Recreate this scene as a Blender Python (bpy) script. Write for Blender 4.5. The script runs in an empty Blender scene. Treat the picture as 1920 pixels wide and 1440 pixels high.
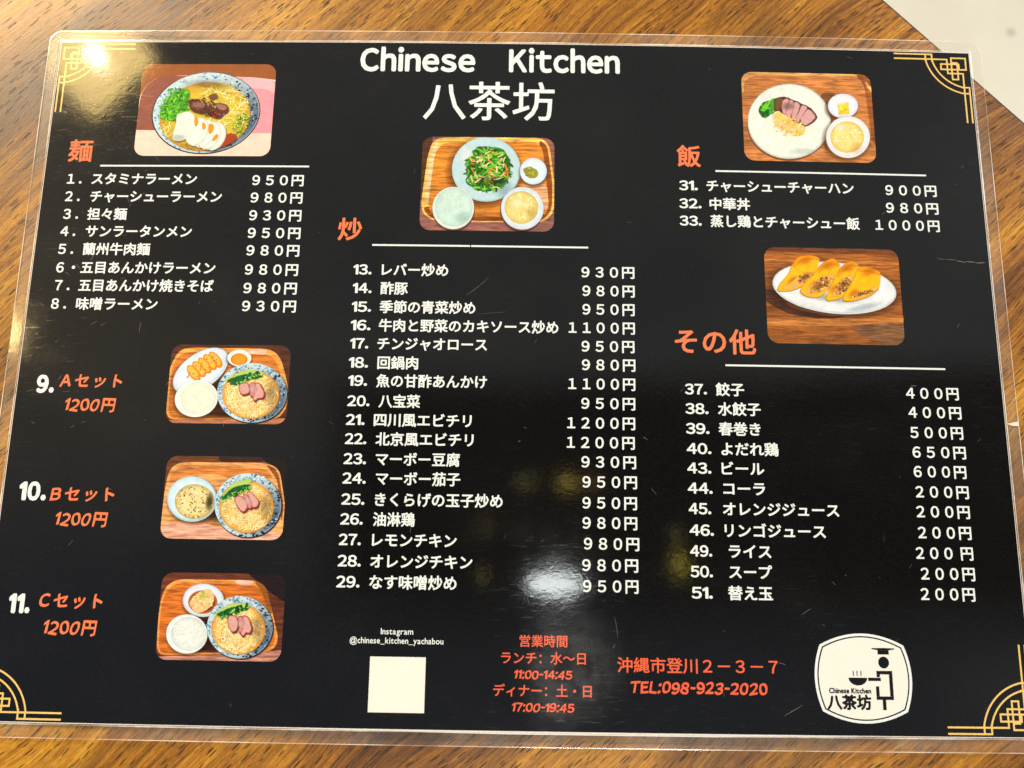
import bpy, bmesh, math, random
from mathutils import Vector, Matrix
random.seed(7)
SC = bpy.context.scene
COL = SC.collection
MM = 0.001

# ------------------------------------------------------------------ camera, world, lamps, exposure
cd = bpy.data.cameras.new('camera'); cam = bpy.data.objects.new('camera', cd); COL.objects.link(cam)
cd.sensor_fit = 'HORIZONTAL'; cd.sensor_width = 36.0; cd.lens = 1474.91 / 1920 * 36.0
cd.clip_start = 0.01; cd.clip_end = 50.0
_r = Matrix(((0.99989259, 0.01454644, -0.00179204), (0.0139852, -0.98352068, -0.18025395), (-0.00438456, 0.18020953, -0.98361847)))
cam.matrix_world = Matrix(((_r[0][0], -_r[1][0], -_r[2][0], 0.00202738), (_r[0][1], -_r[1][1], -_r[2][1], -0.04974013),
                           (_r[0][2], -_r[1][2], -_r[2][2], 0.23384026), (0, 0, 0, 1)))
cd.dof.use_dof = True; cd.dof.focus_distance = 0.237; cd.dof.aperture_fstop = 13.0
SC.camera = cam
SC.view_settings.view_transform = 'Standard'; SC.view_settings.look = 'None'
SC.view_settings.exposure = 0.16; SC.view_settings.gamma = 1.0
SC.render.engine = 'CYCLES'
SC.cycles.use_denoising = True
SC.cycles.max_bounces = 8; SC.cycles.transparent_max_bounces = 32; SC.cycles.sample_clamp_indirect = 4.0


class NT:
    """small helper round a node tree"""
    def __init__(s, tree): s.t = tree; s.n = tree.nodes; s.l = tree.links
    def node(s, typ, **kw):
        n = s.n.new(typ)
        for k, v in kw.items(): setattr(n, k, v)
        return n
    def put(s, sock, v):
        if isinstance(v, bpy.types.NodeSocket): s.l.new(v, sock)
        elif v is not None: sock.default_value = v
    def math(s, op, a, b=None, c=None, clamp=False):
        n = s.node('ShaderNodeMath', operation=op, use_clamp=clamp)
        s.put(n.inputs[0], a); s.put(n.inputs[1], b); s.put(n.inputs[2], c)
        return n.outputs[0]
    def step(s, v, lo, hi, a=0.0, b=1.0, smooth=True):
        n = s.node('ShaderNodeMapRange', interpolation_type='SMOOTHSTEP' if smooth else 'LINEAR', clamp=True)
        s.put(n.inputs['Value'], v); s.put(n.inputs['From Min'], lo); s.put(n.inputs['From Max'], hi)
        s.put(n.inputs['To Min'], a); s.put(n.inputs['To Max'], b)
        return n.outputs['Result']
    def mix(s, f, a, b, blend='MIX'):
        n = s.node('ShaderNodeMix', data_type='RGBA', blend_type=blend)
        s.put(n.inputs['Factor'], f)
        s.put(n.inputs['A'] if False else n.inputs[6], a); s.put(n.inputs[7], b)
        return n.outputs[2]
    def ramp(s, f, stops):
        n = s.node('ShaderNodeValToRGB'); s.put(n.inputs[0], f)
        e = n.color_ramp.elements
        while len(e) < len(stops): e.new(0.5)
        for el, (p, c) in zip(e, stops): el.position = p; el.color = (*c, 1)
        return n.outputs[0]
    def noise(s, vec, scale, detail=3.0, rough=0.55, dist=0.0):
        n = s.node('ShaderNodeTexNoise'); s.put(n.inputs['Vector'], vec)
        n.inputs['Scale'].default_value = scale; n.inputs['Detail'].default_value = detail
        n.inputs['Roughness'].default_value = rough; n.inputs['Distortion'].default_value = dist
        return n.outputs[0]
    def mapping(s, vec, loc=(0, 0, 0), rot=(0, 0, 0), scale=(1, 1, 1)):
        n = s.node('ShaderNodeMapping'); s.put(n.inputs['Vector'], vec)
        n.inputs['Location'].default_value = loc; n.inputs['Rotation'].default_value = rot; n.inputs['Scale'].default_value = scale
        return n.outputs[0]
    def bump(s, h, dist, strength=1.0, normal=None):
        n = s.node('ShaderNodeBump'); s.put(n.inputs['Height'], h)
        n.inputs['Distance'].default_value = dist; n.inputs['Strength'].default_value = strength
        s.put(n.inputs['Normal'], normal)
        return n.outputs[0]


def lin(c):
    return tuple(((v / 255) / 12.92 if v / 255 <= 0.04045 else ((v / 255 + 0.055) / 1.055) ** 2.4) for v in c)


world = bpy.data.worlds.new('World'); SC.world = world; world.use_nodes = True
w = NT(world.node_tree); w.n.clear()
dirv = w.node('ShaderNodeTexCoord').outputs['Generated']
sx = w.node('ShaderNodeSeparateXYZ'); w.l.new(dirv, sx.inputs[0]); X, Y, Z = sx.outputs
# the dim room overhead: greyer towards the far end, bluish behind the photographer, warm on the left
base = w.mix(w.step(Y, -0.15, 0.25), (0.205, 0.225, 0.275, 1), (0.43, 0.43, 0.43, 1))
base = w.mix(w.math('MULTIPLY', w.step(X, -0.22, -0.62), w.step(Y, -0.06, 0.22)), base, (0.80, 0.66, 0.48, 1))
base = w.mix(w.step(X, 0.35, 0.75), base, (0.50, 0.51, 0.52, 1))
base = w.mix(w.step(w.noise(dirv, 5.0, 2.0), 0.35, 0.75, 0.0, 0.35), base, (0.16, 0.16, 0.18, 1))
# the dark gap where the photographer leans over the table
m = w.math('MULTIPLY', w.step(X, -0.30, -0.19), w.step(Y, 0.215, 0.15))
m = w.math('MULTIPLY', m, w.step(Y, -0.17, -0.04))
m = w.math('MULTIPLY', m, w.step(X, 0.80, 0.62))
m = w.math('MULTIPLY', m, w.step(Z, 0.3, 0.5))
base = w.mix(w.math('MULTIPLY', m, 0.93), base, (0.05, 0.035, 0.03, 1))
# far small lamps
def far_lamp(col, d, r0, r1, c, k):
    v = w.node('ShaderNodeVectorMath', operation='SUBTRACT'); w.l.new(dirv, v.inputs[0]); v.inputs[1].default_value = d
    sc_ = w.node('ShaderNodeVectorMath', operation='MULTIPLY'); w.l.new(v.outputs[0], sc_.inputs[0]); sc_.inputs[1].default_value = (1 / r0, 1 / r1, 1 / r1)
    ln = w.node('ShaderNodeVectorMath', operation='LENGTH'); w.l.new(sc_.outputs[0], ln.inputs[0])
    f = w.step(ln.outputs['Value'], 1.0, 0.25)
    return w.mix(f, col, tuple(x * k * 0.95 for x in c) + (1,))
base = far_lamp(base, (0.016, 0.057, 0.998), 0.022, 0.011, (1.0, 0.85, 0.3), 1.5)
base = far_lamp(base, (0.074, 0.057, 0.995), 0.022, 0.013, (1.0, 0.75, 0.12), 4.0)
base = far_lamp(base, (0.105, 0.057, 0.993), 0.026, 0.010, (1.0, 0.6, 0.15), 1.4)
base = far_lamp(base, (0.222, -0.040, 0.974), 0.014, 0.022, (1.0, 0.8, 0.10), 4.5)
base = far_lamp(base, (0.218, -0.005, 0.976), 0.008, 0.014, (1.0, 0.8, 0.3), 1.8)
base = far_lamp(base, (-0.038, 0.003, 0.999), 0.006, 0.018, (1.0, 0.8, 0.2), 2.2)
base = far_lamp(base, (-0.040, -0.059, 0.997), 0.009, 0.014, (1.0, 0.8, 0.25), 2.0)
# side walls seen only at low angles
base = w.mix(w.step(Z, 0.55, 0.3), base, (0.33, 0.26, 0.17, 1))
base = w.mix(w.step(Z, 0.0, -0.1), base, (0.25, 0.20, 0.15, 1))
bg = w.node('ShaderNodeBackground'); w.l.new(base, bg.inputs[0]); bg.inputs[1].default_value = 1.0
w.l.new(bg.outputs[0], w.node('ShaderNodeOutputWorld').inputs[0])


def lamp(name, loc, target, size, power, col, shape='RECTANGLE', size_y=None):
    d = bpy.data.lights.new(name, 'AREA'); d.shape = shape; d.size = size
    if size_y: d.size_y = size_y
    d.energy = power; d.color = col
    o = bpy.data.objects.new(name, d); COL.objects.link(o); o.location = loc
    o.rotation_euler = (Vector(target) - Vector(loc)).to_track_quat('-Z', 'Y').to_euler()
    return o
lamp('window_light', (-1.12, 1.22, 1.04), (0, 0, 0), 0.55, 42.0, (1.0, 0.88, 0.64), size_y=0.45)
lamp('far_window_light', (1.55, 1.10, 0.80), (0.1, 0.1, 0), 0.9, 15.0, (0.97, 0.97, 0.97), size_y=0.8)
o = lamp('back_ceiling_light', (0.30, -0.82, 1.90), (0, 0, 0), 0.55, 14.0, (1.0, 0.96, 0.88), size_y=0.26); o.rotation_euler = (math.radians(-22), 0, 0)
def on_dir(px, py, d, dist): return (px * MM + d[0] * dist, py * MM + d[1] * dist, d[2] * dist)
p = on_dir(-136.7, 100.2, (-0.487, 0.483, 0.728), 1.25)
lamp('pendant_glow', p, (-0.1367, 0.1002, 0), 0.15, 1.0, (1.0, 0.70, 0.24), size_y=0.13)
p = on_dir(-137.5, 101.0, (-0.487, 0.483, 0.728), 1.20)
lamp('pendant_bulb', p, (-0.1367, 0.1002, 0), 0.024, 0.13, (1.0, 0.90, 0.66), 'DISK')
p = on_dir(-152.5, 6.7, (-0.606, 0.200, 0.770), 1.3)
lamp('wall_lamp', p, (-0.15, 0.0067, 0), 0.04, 1.0, (1.0, 0.74, 0.30), 'DISK')
p = on_dir(14.5, -64.0, (0.056, -0.068, 0.9960), 1.4)
o = lamp('ceiling_light', p, (0.0175, -0.064, 0), 0.12, 0.27, (0.93, 1.0, 0.97), 'ELLIPSE', 0.045); o.rotation_euler = (0, 0, 0)

# ------------------------------------------------------------------ materials
def new_mat(name):
    mt = bpy.data.materials.new(name); mt.use_nodes = True
    t = NT(mt.node_tree); t.n.clear()
    t.out = t.node('ShaderNodeOutputMaterial')
    return mt, t

# gloss of the laminating film, shared by everything printed under it
g = bpy.data.node_groups.new('film_gloss', 'ShaderNodeTree')
g.interface.new_socket('Roughness', in_out='OUTPUT', socket_type='NodeSocketFloat')
g.interface.new_socket('Normal', in_out='OUTPUT', socket_type='NodeSocketVector')
g.interface.new_socket('Haze', in_out='OUTPUT', socket_type='NodeSocketFloat')
gt = NT(g); go = gt.node('NodeGroupOutput')
oc = gt.node('ShaderNodeTexCoord').outputs['Object']
wav = gt.noise(gt.mapping(oc, scale=(0.8, 1.0, 1.0)), 620.0, 2.0, 0.5, 0.6)
wav2 = gt.noise(oc, 90.0, 2.0)
fine = gt.noise(oc, 2600.0, 2.0)
hgt = gt.math('ADD', gt.math('MULTIPLY', wav, 1.0), gt.math('ADD', gt.math('MULTIPLY', wav2, 1.6), gt.math('MULTIPLY', fine, 0.10)))
nrm = gt.bump(hgt, 0.0000078, 1.0)
smear = gt.step(gt.noise(gt.mapping(oc, loc=(0.3, 0.1, 0), scale=(1, 1.3, 1)), 22.0, 4.0, 0.6), 0.45, 0.75)
scr = gt.step(gt.noise(gt.mapping(oc, rot=(0, 0, 0.5), scale=(0.1, 1, 1)), 1800.0, 2.0), 0.60, 0.72)
# greasy thumb mark by the opening hours
sp = gt.node('ShaderNodeVectorMath', operation='DISTANCE'); gt.l.new(oc, sp.inputs[0]); sp.inputs[1].default_value = (0.0185, -0.088, 0.002)
thumb = gt.math('MULTIPLY', gt.step(sp.outputs['Value'], 0.020, 0.006), gt.step(gt.noise(oc, 160.0, 3.0), 0.35, 0.65, 0.5, 1.0))
rgh = gt.math('ADD', gt.math('MULTIPLY', smear, 0.06), gt.math('ADD', gt.math('MULTIPLY', scr, 0.07), 0.06))
rgh = gt.math('ADD', rgh, gt.math('MULTIPLY', thumb, 0.13))
gt.put(go.inputs[0], rgh); gt.put(go.inputs[1], nrm)
grain = gt.step(gt.noise(oc, 2100.0, 1.0), 0.45, 0.75, 0.0, 0.0030)
gt.put(go.inputs[2], gt.math('ADD', gt.math('ADD', grain, gt.math('MULTIPLY', thumb, 0.011)), gt.math('ADD', gt.math('MULTIPLY', gt.math('MULTIPLY', smear, scr), 0.006), gt.math('MULTIPLY', smear, 0.0018))))


def coated(name, build, haze=True):
    """matt ink under a glossy film"""
    mt, t = new_mat(name)
    pb = t.node('ShaderNodeBsdfPrincipled'); t.l.new(pb.outputs[0], t.out.inputs[0])
    pb.inputs['Specular IOR Level'].default_value = 0.0; pb.inputs['Roughness'].default_value = 1.0
    gg = t.node('ShaderNodeGroup'); gg.node_tree = g
    c = build(t)
    if haze:
        a = t.node('ShaderNodeMix', data_type='RGBA', blend_type='ADD'); a.inputs[0].default_value = 1.0
        t.put(a.inputs[6], c); t.l.new(gg.outputs['Haze'], a.inputs[7]); c = a.outputs[2]
    t.put(pb.inputs['Base Color'], c); t.put(pb.inputs['Alpha'], getattr(t, 'alpha', None))
    pb.inputs['Coat Weight'].default_value = 1.0; pb.inputs['Coat IOR'].default_value = 1.5
    t.l.new(gg.outputs['Roughness'], pb.inputs['Coat Roughness']); t.l.new(gg.outputs['Normal'], pb.inputs['Coat Normal'])
    return mt

def flat(c, var=0.06, sc=700.0):
    def b(t):
        o_ = t.node('ShaderNodeTexCoord').outputs['Object']
        return t.mix(t.noise(o_, sc, 2.0), tuple(x * (1 - var) for x in c) + (1,), tuple(x * (1 + var) for x in c) + (1,))
    return b
def from_attr(wood=False):
    def b(t):
        a = t.node('ShaderNodeAttribute', attribute_name='Col').outputs['Color']
        o_ = t.node('ShaderNodeTexCoord').outputs['Object']
        if wood:
            n1 = t.noise(t.mapping(o_, scale=(0.10, 1.0, 1.0)), 1500.0, 4.0, 0.65, 0.5)
            f = t.step(n1, 0.36, 0.68, 0.42, 1.30, False)
            n2 = t.noise(t.mapping(o_, scale=(0.3, 1.0, 1.0)), 160.0, 2.0)
            f = t.math('MULTIPLY', f, t.step(n2, 0.3, 0.7, 0.8, 1.25, False))
        else:
            f = t.math('MULTIPLY', t.step(t.noise(o_, 1900.0, 3.0), 0.3, 0.7, 0.955, 1.04, False), t.step(t.noise(o_, 420.0, 2.0), 0.3, 0.7, 0.93, 1.06, False))
        v = t.node('ShaderNodeVectorMath', operation='SCALE'); t.l.new(a, v.inputs[0]); t.l.new(f, v.inputs['Scale'])
        t.alpha = t.n['Attribute'].outputs['Alpha']
        return v.outputs[0]
    return b
M = {}
M['black'] = coated('black_ink', flat((0.0030, 0.0030, 0.0031), 0.35, 2500.0))
M['white'] = coated('white_ink', flat((0.755, 0.80, 0.815), 0.03))
M['orange'] = coated('orange_ink', flat((0.82, 0.19, 0.075), 0.10, 250.0))
M['red'] = coated('red_orange_ink', flat((0.80, 0.12, 0.050), 0.10, 250.0))
M['gold'] = coated('gold_ink', flat((0.80, 0.53, 0.16), 0.08))
M['cream'] = coated('cream_ink', flat((0.77, 0.77, 0.715), 0.02))
M['logo_black'] = coated('logo_black_ink', flat((0.004, 0.004, 0.004), 0.1))
M['print'] = coated('photo_print', from_attr(False))
M['print_wood'] = coated('photo_print_wood', from_attr(True))
M['paper'] = coated('paper_edge', flat((0.74, 0.72, 0.70), 0.12, 900.0))

def film(name, veil, tint):
    mt, t = new_mat(name)
    tr = t.node('ShaderNodeBsdfTransparent'); tr.inputs[0].default_value = (*tint, 1)
    df = t.node('ShaderNodeBsdfDiffuse'); df.inputs[0].default_value = (0.86, 0.74, 0.63, 1)
    oc_ = t.node('ShaderNodeTexCoord').outputs['Object']
    mx = t.node('ShaderNodeMixShader'); t.put(mx.inputs[0], t.math('MULTIPLY', t.step(t.noise(oc_, 300.0, 4.0, 0.65), 0.3, 0.75, veil * 0.6, veil * 1.5, False), t.step(t.noise(oc_, 28.0, 2.0), 0.35, 0.65, 0.45, 1.9)))  # patchy diffuse veil; the broad noise paints uneven highlights into the film
    t.l.new(tr.outputs[0], mx.inputs[1]); t.l.new(df.outputs[0], mx.inputs[2])
    gg = t.node('ShaderNodeGroup'); gg.node_tree = g
    gl = t.node('ShaderNodeBsdfGlossy'); t.l.new(gg.outputs['Normal'], gl.inputs['Normal']); t.put(gl.inputs['Roughness'], t.math('ADD', gg.outputs['Roughness'], 0.03))
    fc_ = t.node('ShaderNodeLayerWeight'); fc_.inputs['Blend'].default_value = 0.5; t.l.new(gg.outputs['Normal'], fc_.inputs['Normal'])
    fr = t.math('ADD', t.math('MULTIPLY', t.math('POWER', fc_.outputs['Facing'], 5.0), 0.95), 0.046)
    m2 = t.node('ShaderNodeMixShader'); t.l.new(fr, m2.inputs[0]); t.l.new(mx.outputs[0], m2.inputs[1]); t.l.new(gl.outputs[0], m2.inputs[2])
    t.l.new(m2.outputs[0], t.out.inputs[0])
    return mt
M['film'] = film('clear_film', 0.055, (0.97, 0.965, 0.955))
M['film_edge'] = film('film_cut_edge', 0.50, (0.95, 0.94, 0.92))  # whiter diffuse mix paints the bright line light makes along edge and seam
M['scratch'] = film('scratched_film', 0.15, (1, 1, 1))

# walnut veneer of the table
mt, t = new_mat('walnut_veneer'); M['walnut'] = mt
pb = t.node('ShaderNodeBsdfPrincipled'); t.l.new(pb.outputs[0], t.out.inputs[0])
o_ = t.node('ShaderNodeTexCoord').outputs['Object']
# bend the grain a little, more at the right of the sheet
bend = t.noise(o_, 7.0, 2.0)
vm = t.node('ShaderNodeVectorMath', operation='MULTIPLY_ADD'); 
cmb = t.node('ShaderNodeCombineXYZ'); t.put(cmb.inputs[1], t.math('MULTIPLY', t.math('SUBTRACT', bend, 0.5), 0.036))
va = t.node('ShaderNodeVectorMath', operation='ADD'); t.l.new(o_, va.inputs[0]); t.l.new(cmb.outputs[0], va.inputs[1]); gv = va.outputs[0]
band = t.noise(t.mapping(gv, scale=(0.16, 1.0, 1.0)), 34.0, 3.0, 0.55, 0.4)
streak = t.noise(t.mapping(gv, scale=(0.04, 1.0, 1.0)), 520.0, 4.0, 0.65, 0.3)
fib = t.noise(t.mapping(gv, scale=(0.045, 1.0, 1.0)), 1500.0, 4.0, 0.7)
mixv = t.math('ADD', t.math('MULTIPLY', band, 0.46), t.math('ADD', t.math('MULTIPLY', streak, 0.28), t.math('MULTIPLY', fib, 0.26)))
colr = t.ramp(mixv, [(0.38, (0.062, 0.020, 0.002)), (0.44, (0.185, 0.066, 0.004)), (0.51, (0.370, 0.152, 0.010)), (0.57, (0.520, 0.248, 0.018)), (0.65, (0.66, 0.365, 0.045))])
dkb = t.step(t.noise(t.mapping(gv, loc=(0.7, 0.31, 0), scale=(0.13, 1.0, 1.0)), 30.0, 4.0, 0.6, 0.3), 0.50, 0.66, 0.0, 0.78)
colr = t.mix(dkb, colr, t.ramp(fib, [(0.35, (0.045, 0.016, 0.003)), (0.65, (0.150, 0.060, 0.010))]))
vor = t.node('ShaderNodeTexVoronoi'); t.l.new(t.mapping(gv, scale=(0.11, 1.0, 1.0)), vor.inputs['Vector']); vor.inputs['Scale'].default_value = 1450.0
vor.inputs['Randomness'].default_value = 1.0
sepc = t.node('ShaderNodeSeparateColor'); t.l.new(vor.outputs['Color'], sepc.inputs[0])
clus = t.step(t.noise(t.mapping(gv, scale=(0.12, 1.0, 1.0)), 70.0, 2.0), 0.38, 0.62, 0.22, 0.90)
gate = t.math('LESS_THAN', sepc.outputs[0], clus)
pore = t.math('MULTIPLY', t.step(vor.outputs['Distance'], 0.30, 0.20), gate)
v2 = t.node('ShaderNodeTexVoronoi'); t.l.new(t.mapping(gv, loc=(0.3, 0.2, 0), scale=(0.10, 1.0, 1.0)), v2.inputs['Vector']); v2.inputs['Scale'].default_value = 1900.0
s2 = t.node('ShaderNodeSeparateColor'); t.l.new(v2.outputs['Color'], s2.inputs[0])
pore2 = t.math('MULTIPLY', t.step(v2.outputs['Distance'], 0.34, 0.22), t.math('LESS_THAN', s2.outputs[1], clus))
grit0 = t.step(t.noise(t.mapping(gv, scale=(0.4, 1.0, 1.0)), 1400.0, 2.0, 0.6), 0.3, 0.7, 0.80, 1.20, False)
vg = t.node('ShaderNodeVectorMath', operation='SCALE'); t.l.new(colr, vg.inputs[0]); t.l.new(grit0, vg.inputs['Scale']); colr = vg.outputs[0]
colr = t.mix(t.math('MULTIPLY', pore2, 0.45), colr, (0.040, 0.015, 0.004, 1))
colr = t.mix(t.math('MULTIPLY', pore, 0.92), colr, (0.022, 0.008, 0.003, 1))
t.put(pb.inputs['Base Color'], colr)
t.put(pb.inputs['Roughness'], t.step(streak, 0.3, 0.7, 0.36, 0.47, False))
pb.inputs['Specular IOR Level'].default_value = 0.40
grit = t.noise(o_, 2100.0, 2.0, 0.6)
hh = t.math('ADD', t.math('MULTIPLY', grit, 0.55), t.math('ADD', t.math('MULTIPLY', fib, 0.7), t.math('MULTIPLY', pore, -1.3)))
t.l.new(t.bump(hh, 0.00012, 0.75), pb.inputs['Normal'])

mt, t = new_mat('dark_edge_band'); M['edge'] = mt
pb = t.node('ShaderNodeBsdfPrincipled'); t.l.new(pb.outputs[0], t.out.inputs[0])
o_ = t.node('ShaderNodeTexCoord').outputs['Object']
t.put(pb.inputs['Base Color'], t.ramp(t.noise(t.mapping(o_, scale=(1, 1, 14)), 40.0, 3.0), [(0.3, (0.035, 0.018, 0.009)), (0.7, (0.085, 0.045, 0.02))]))
pb.inputs['Roughness'].default_value = 0.4

mt, t = new_mat('pale_floor_tile'); M['floor'] = mt
pb = t.node('ShaderNodeBsdfPrincipled'); t.l.new(pb.outputs[0], t.out.inputs[0])
o_ = t.node('ShaderNodeTexCoord').outputs['Object']
fc = t.ramp(t.noise(o_, 6.0, 4.0, 0.6), [(0.3, (0.62, 0.595, 0.50)), (0.7, (0.70, 0.68, 0.585))])
spk = t.node('ShaderNodeTexVoronoi'); t.l.new(o_, spk.inputs['Vector']); spk.inputs['Scale'].default_value = 9.0
fd = t.node('ShaderNodeVectorMath', operation='DISTANCE'); t.l.new(o_, fd.inputs[0]); fd.inputs[1].default_value = (0.660, 0.614, -0.72)
fc = t.mix(t.step(fd.outputs['Value'], 0.009, 0.003, 0.0, 0.45), fc, (0.22, 0.20, 0.14, 1))
fc = t.mix(t.step(spk.outputs['Distance'], 0.085, 0.05, 0.0, 0.6), fc, (0.25, 0.24, 0.20, 1))
t.put(pb.inputs['Base Color'], fc); pb.inputs['Roughness'].default_value = 0.5

# ------------------------------------------------------------------ mesh helpers
BOW = 2.17314
def bow(x): return BOW * (1 - (x / 148.5) ** 2)
def build(name, verts, faces, mats, parent=None, fmat=None, cols=None, bowed=True, smooth=False, slab=0.0):
    """verts in millimetres on the page; the page bows gently upwards along its middle"""
    me = bpy.data.meshes.new(name)
    me.from_pydata(verts, [], faces)
    for m_ in mats: me.materials.append(m_)
    if fmat: me.polygons.foreach_set('material_index', fmat)
    if cols:
        a = me.color_attributes.new('Col', 'FLOAT_COLOR', 'POINT')
        a.data.foreach_set('color', [v for c in cols for v in (c if len(c) == 4 else (*c, 1.0))])
    if slab:                                            # cut wide shapes into upright strips so that they follow the bow
        bm = bmesh.new(); bm.from_mesh(me)
        lo = min(v[0] for v in verts); hi = max(v[0] for v in verts); x = math.floor(lo / slab) * slab + slab
        while x < hi:
            near = [f for f in bm.faces if min(v.co.x for v in f.verts) < x < max(v.co.x for v in f.verts)]
            if near:
                gs = set(near)
                for f in near: gs.update(f.edges); gs.update(f.verts)
                bmesh.ops.bisect_plane(bm, geom=list(gs), dist=1e-5, plane_co=(x, 0, 0), plane_no=(1, 0, 0))
            x += slab
        bm.to_mesh(me); bm.free()
    co = [0.0] * (3 * len(me.vertices)); me.vertices.foreach_get('co', co)
    for i in range(0, len(co), 3):
        co[i + 2] = (co[i + 2] + (bow(co[i]) if bowed else 0)) * MM; co[i] *= MM; co[i + 1] *= MM
    me.vertices.foreach_set('co', co)
    if smooth: me.polygons.foreach_set('use_smooth', [True] * len(me.polygons))
    me.update()
    o = bpy.data.objects.new(name, me); COL.objects.link(o)
    if parent: o.parent = parent
    return o
def rrect(cx, cy, w_, h_, r, n=6):
    pts = []
    for k, (sx_, sy_) in enumerate(((1, 1), (-1, 1), (-1, -1), (1, -1))):
        for i in range(n + 1):
            a = math.pi / 2 * (k + i / n)
            pts.append((cx + sx_ * (w_ / 2 - r) + r * math.cos(a), cy + sy_ * (h_ / 2 - r) + r * math.sin(a)))
    return pts
def earclip(pts):
    from mathutils.geometry import tessellate_polygon
    return [tuple(f) for f in tessellate_polygon([[Vector((x, y, 0)) for x, y in pts]])]

# ------------------------------------------------------------------ floor and table
def plane_obj(name, half, z, m_):
    me = bpy.data.meshes.new(name); me.from_pydata([(-half, -half, z), (half, -half, z), (half, half, z), (-half, half, z)], [], [(0, 1, 2, 3)])
    me.materials.append(m_); o = bpy.data.objects.new(name, me); COL.objects.link(o); return o
fl = plane_obj('floor', 6.0, -0.72, M['floor']); fl['kind'] = 'structure'; fl['label'] = 'pale cream floor seen past the table corner'; 

TZ = -0.00030
tab = bpy.data.objects.new('wooden_table', None); COL.objects.link(tab)
tab.location = (0, 0, TZ); tab.rotation_euler = (0, 0, math.radians(44.05))
tab['label'] = 'walnut veneer table with diagonal grain under the laminated menu'; tab['category'] = 'table'
def table_piece(name, x0, x1, y0, y1, z0, z1, m_, bev):
    bm = bmesh.new(); bmesh.ops.create_cube(bm, size=1.0)
    for v in bm.verts: v.co = ((x0 + x1) / 2 + v.co.x * (x1 - x0), (y0 + y1) / 2 + v.co.y * (y1 - y0), (z0 + z1) / 2 + v.co.z * (z1 - z0))
    if bev: bmesh.ops.bevel(bm, geom=[e for e in bm.edges], offset=bev, segments=2, affect='EDGES')
    me = bpy.data.meshes.new(name); bm.to_mesh(me); bm.free(); me.materials.append(m_)
    o = bpy.data.objects.new(name, me); COL.objects.link(o); o.parent = tab; return o
UE = 0.1752
table_piece('tabletop', UE - 1.0, UE - 0.0012, -0.42, 0.42, -0.028, 0.0, M['walnut'], 0)
table_piece('edge_band', UE - 0.0012, UE, -0.42, 0.42, -0.028, -0.0004, M['edge'], 0.0004)

# ------------------------------------------------------------------ the laminated menu
menu = bpy.data.objects.new('laminated_menu', None); COL.objects.link(menu)
menu['label'] = 'black laminated restaurant menu sheet with white Japanese text and food photos'; menu['category'] = 'menu'
W, H = 297.0, 210.0
def grid_sheet(name, hw, hh, z, m_, nx=66, ny=8):
    vs = [(-hw + 2 * hw * i / nx, -hh + 2 * hh * j / ny, z) for j in range(ny + 1) for i in range(nx + 1)]
    fs = [(j * (nx + 1) + i, j * (nx + 1) + i + 1, (j + 1) * (nx + 1) + i + 1, (j + 1) * (nx + 1) + i) for j in range(ny) for i in range(nx)]
    return build(name, vs, fs, [m_], menu, smooth=True)
pw = grid_sheet('white_paper', W / 2 + 0.2, H / 2 + 0.25, 0.16, M['paper'])
for v in pw.data.vertices:                            # trimmed a little long along part of the near edge
    if v.co.y < -H / 2 * MM:
        k = min(1.0, max(0.0, (v.co.x / MM + 60) / 60)) * min(1.0, max(0.0, (100 - v.co.x / MM) / 40)); v.co.y -= 0.60 * MM * k
sheet = grid_sheet('black_sheet', W / 2, H / 2, 0.20, M['black'])

def ring_loops():
    """clear border: cut edge, flat rim, and the raised seam where the film climbs over the paper"""
    prof = [(4.3, -0.02), (4.3, 0.085), (4.08, 0.10), (0.95, 0.10), (0.75, 0.13), (0.42, 0.19), (0.30, 0.165)]
    def loop(off):
        pts = []; r = max(0.3, off - 0.3) if off > 2 else 0.4
        w_, h_ = W / 2 + off, H / 2 + off
        for (ax, ay, bx, by, n, cx, cy, a0) in ((w_, h_ - r, 0, 0, 0, 0, 0, 0),):
            pass
        r = 4.2 - (4.3 - off) if off > 2 else 0.5
        for k, (sx_, sy_) in enumerate(((1, 1), (-1, 1), (-1, -1), (1, -1))):
            for i in range(7):
                a = math.pi / 2 * (k + i / 6); pts.append((sx_ * (w_ - r) + r * math.cos(a), sy_ * (h_ - r) + r * math.sin(a)))
            nxt = ((-1, 1), (-1, -1), (1, -1), (1, 1))[k]
            a = math.pi / 2 * (k + 1)
            p0 = pts[-1]; p1 = (nxt[0] * (w_ - r) + r * math.cos(a), nxt[1] * (h_ - r) + r * math.sin(a))
            for i in range(1, 60): pts.append((p0[0] + (p1[0] - p0[0]) * i / 60, p0[1] + (p1[1] - p0[1]) * i / 60))
        return pts
    vs, fs, fm = [], [], []
    n = None
    for k, (off, z) in enumerate(prof):
        lp = loop(off); n = len(lp)
        vs += [(x, y, z) for x, y in lp]
        if k:
            for i in range(n):
                j = (i + 1) % n
                fs.append(((k - 1) * n + i, (k - 1) * n + j, k * n + j, k * n + i)); fm.append(1 if k in (1, 2, 5) else 0)
    return vs, fs, fm
vs, fs, fm = ring_loops()
border = build('clear_border', vs, fs, [M['film'], M['film_edge']], menu, fmat=fm)

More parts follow.
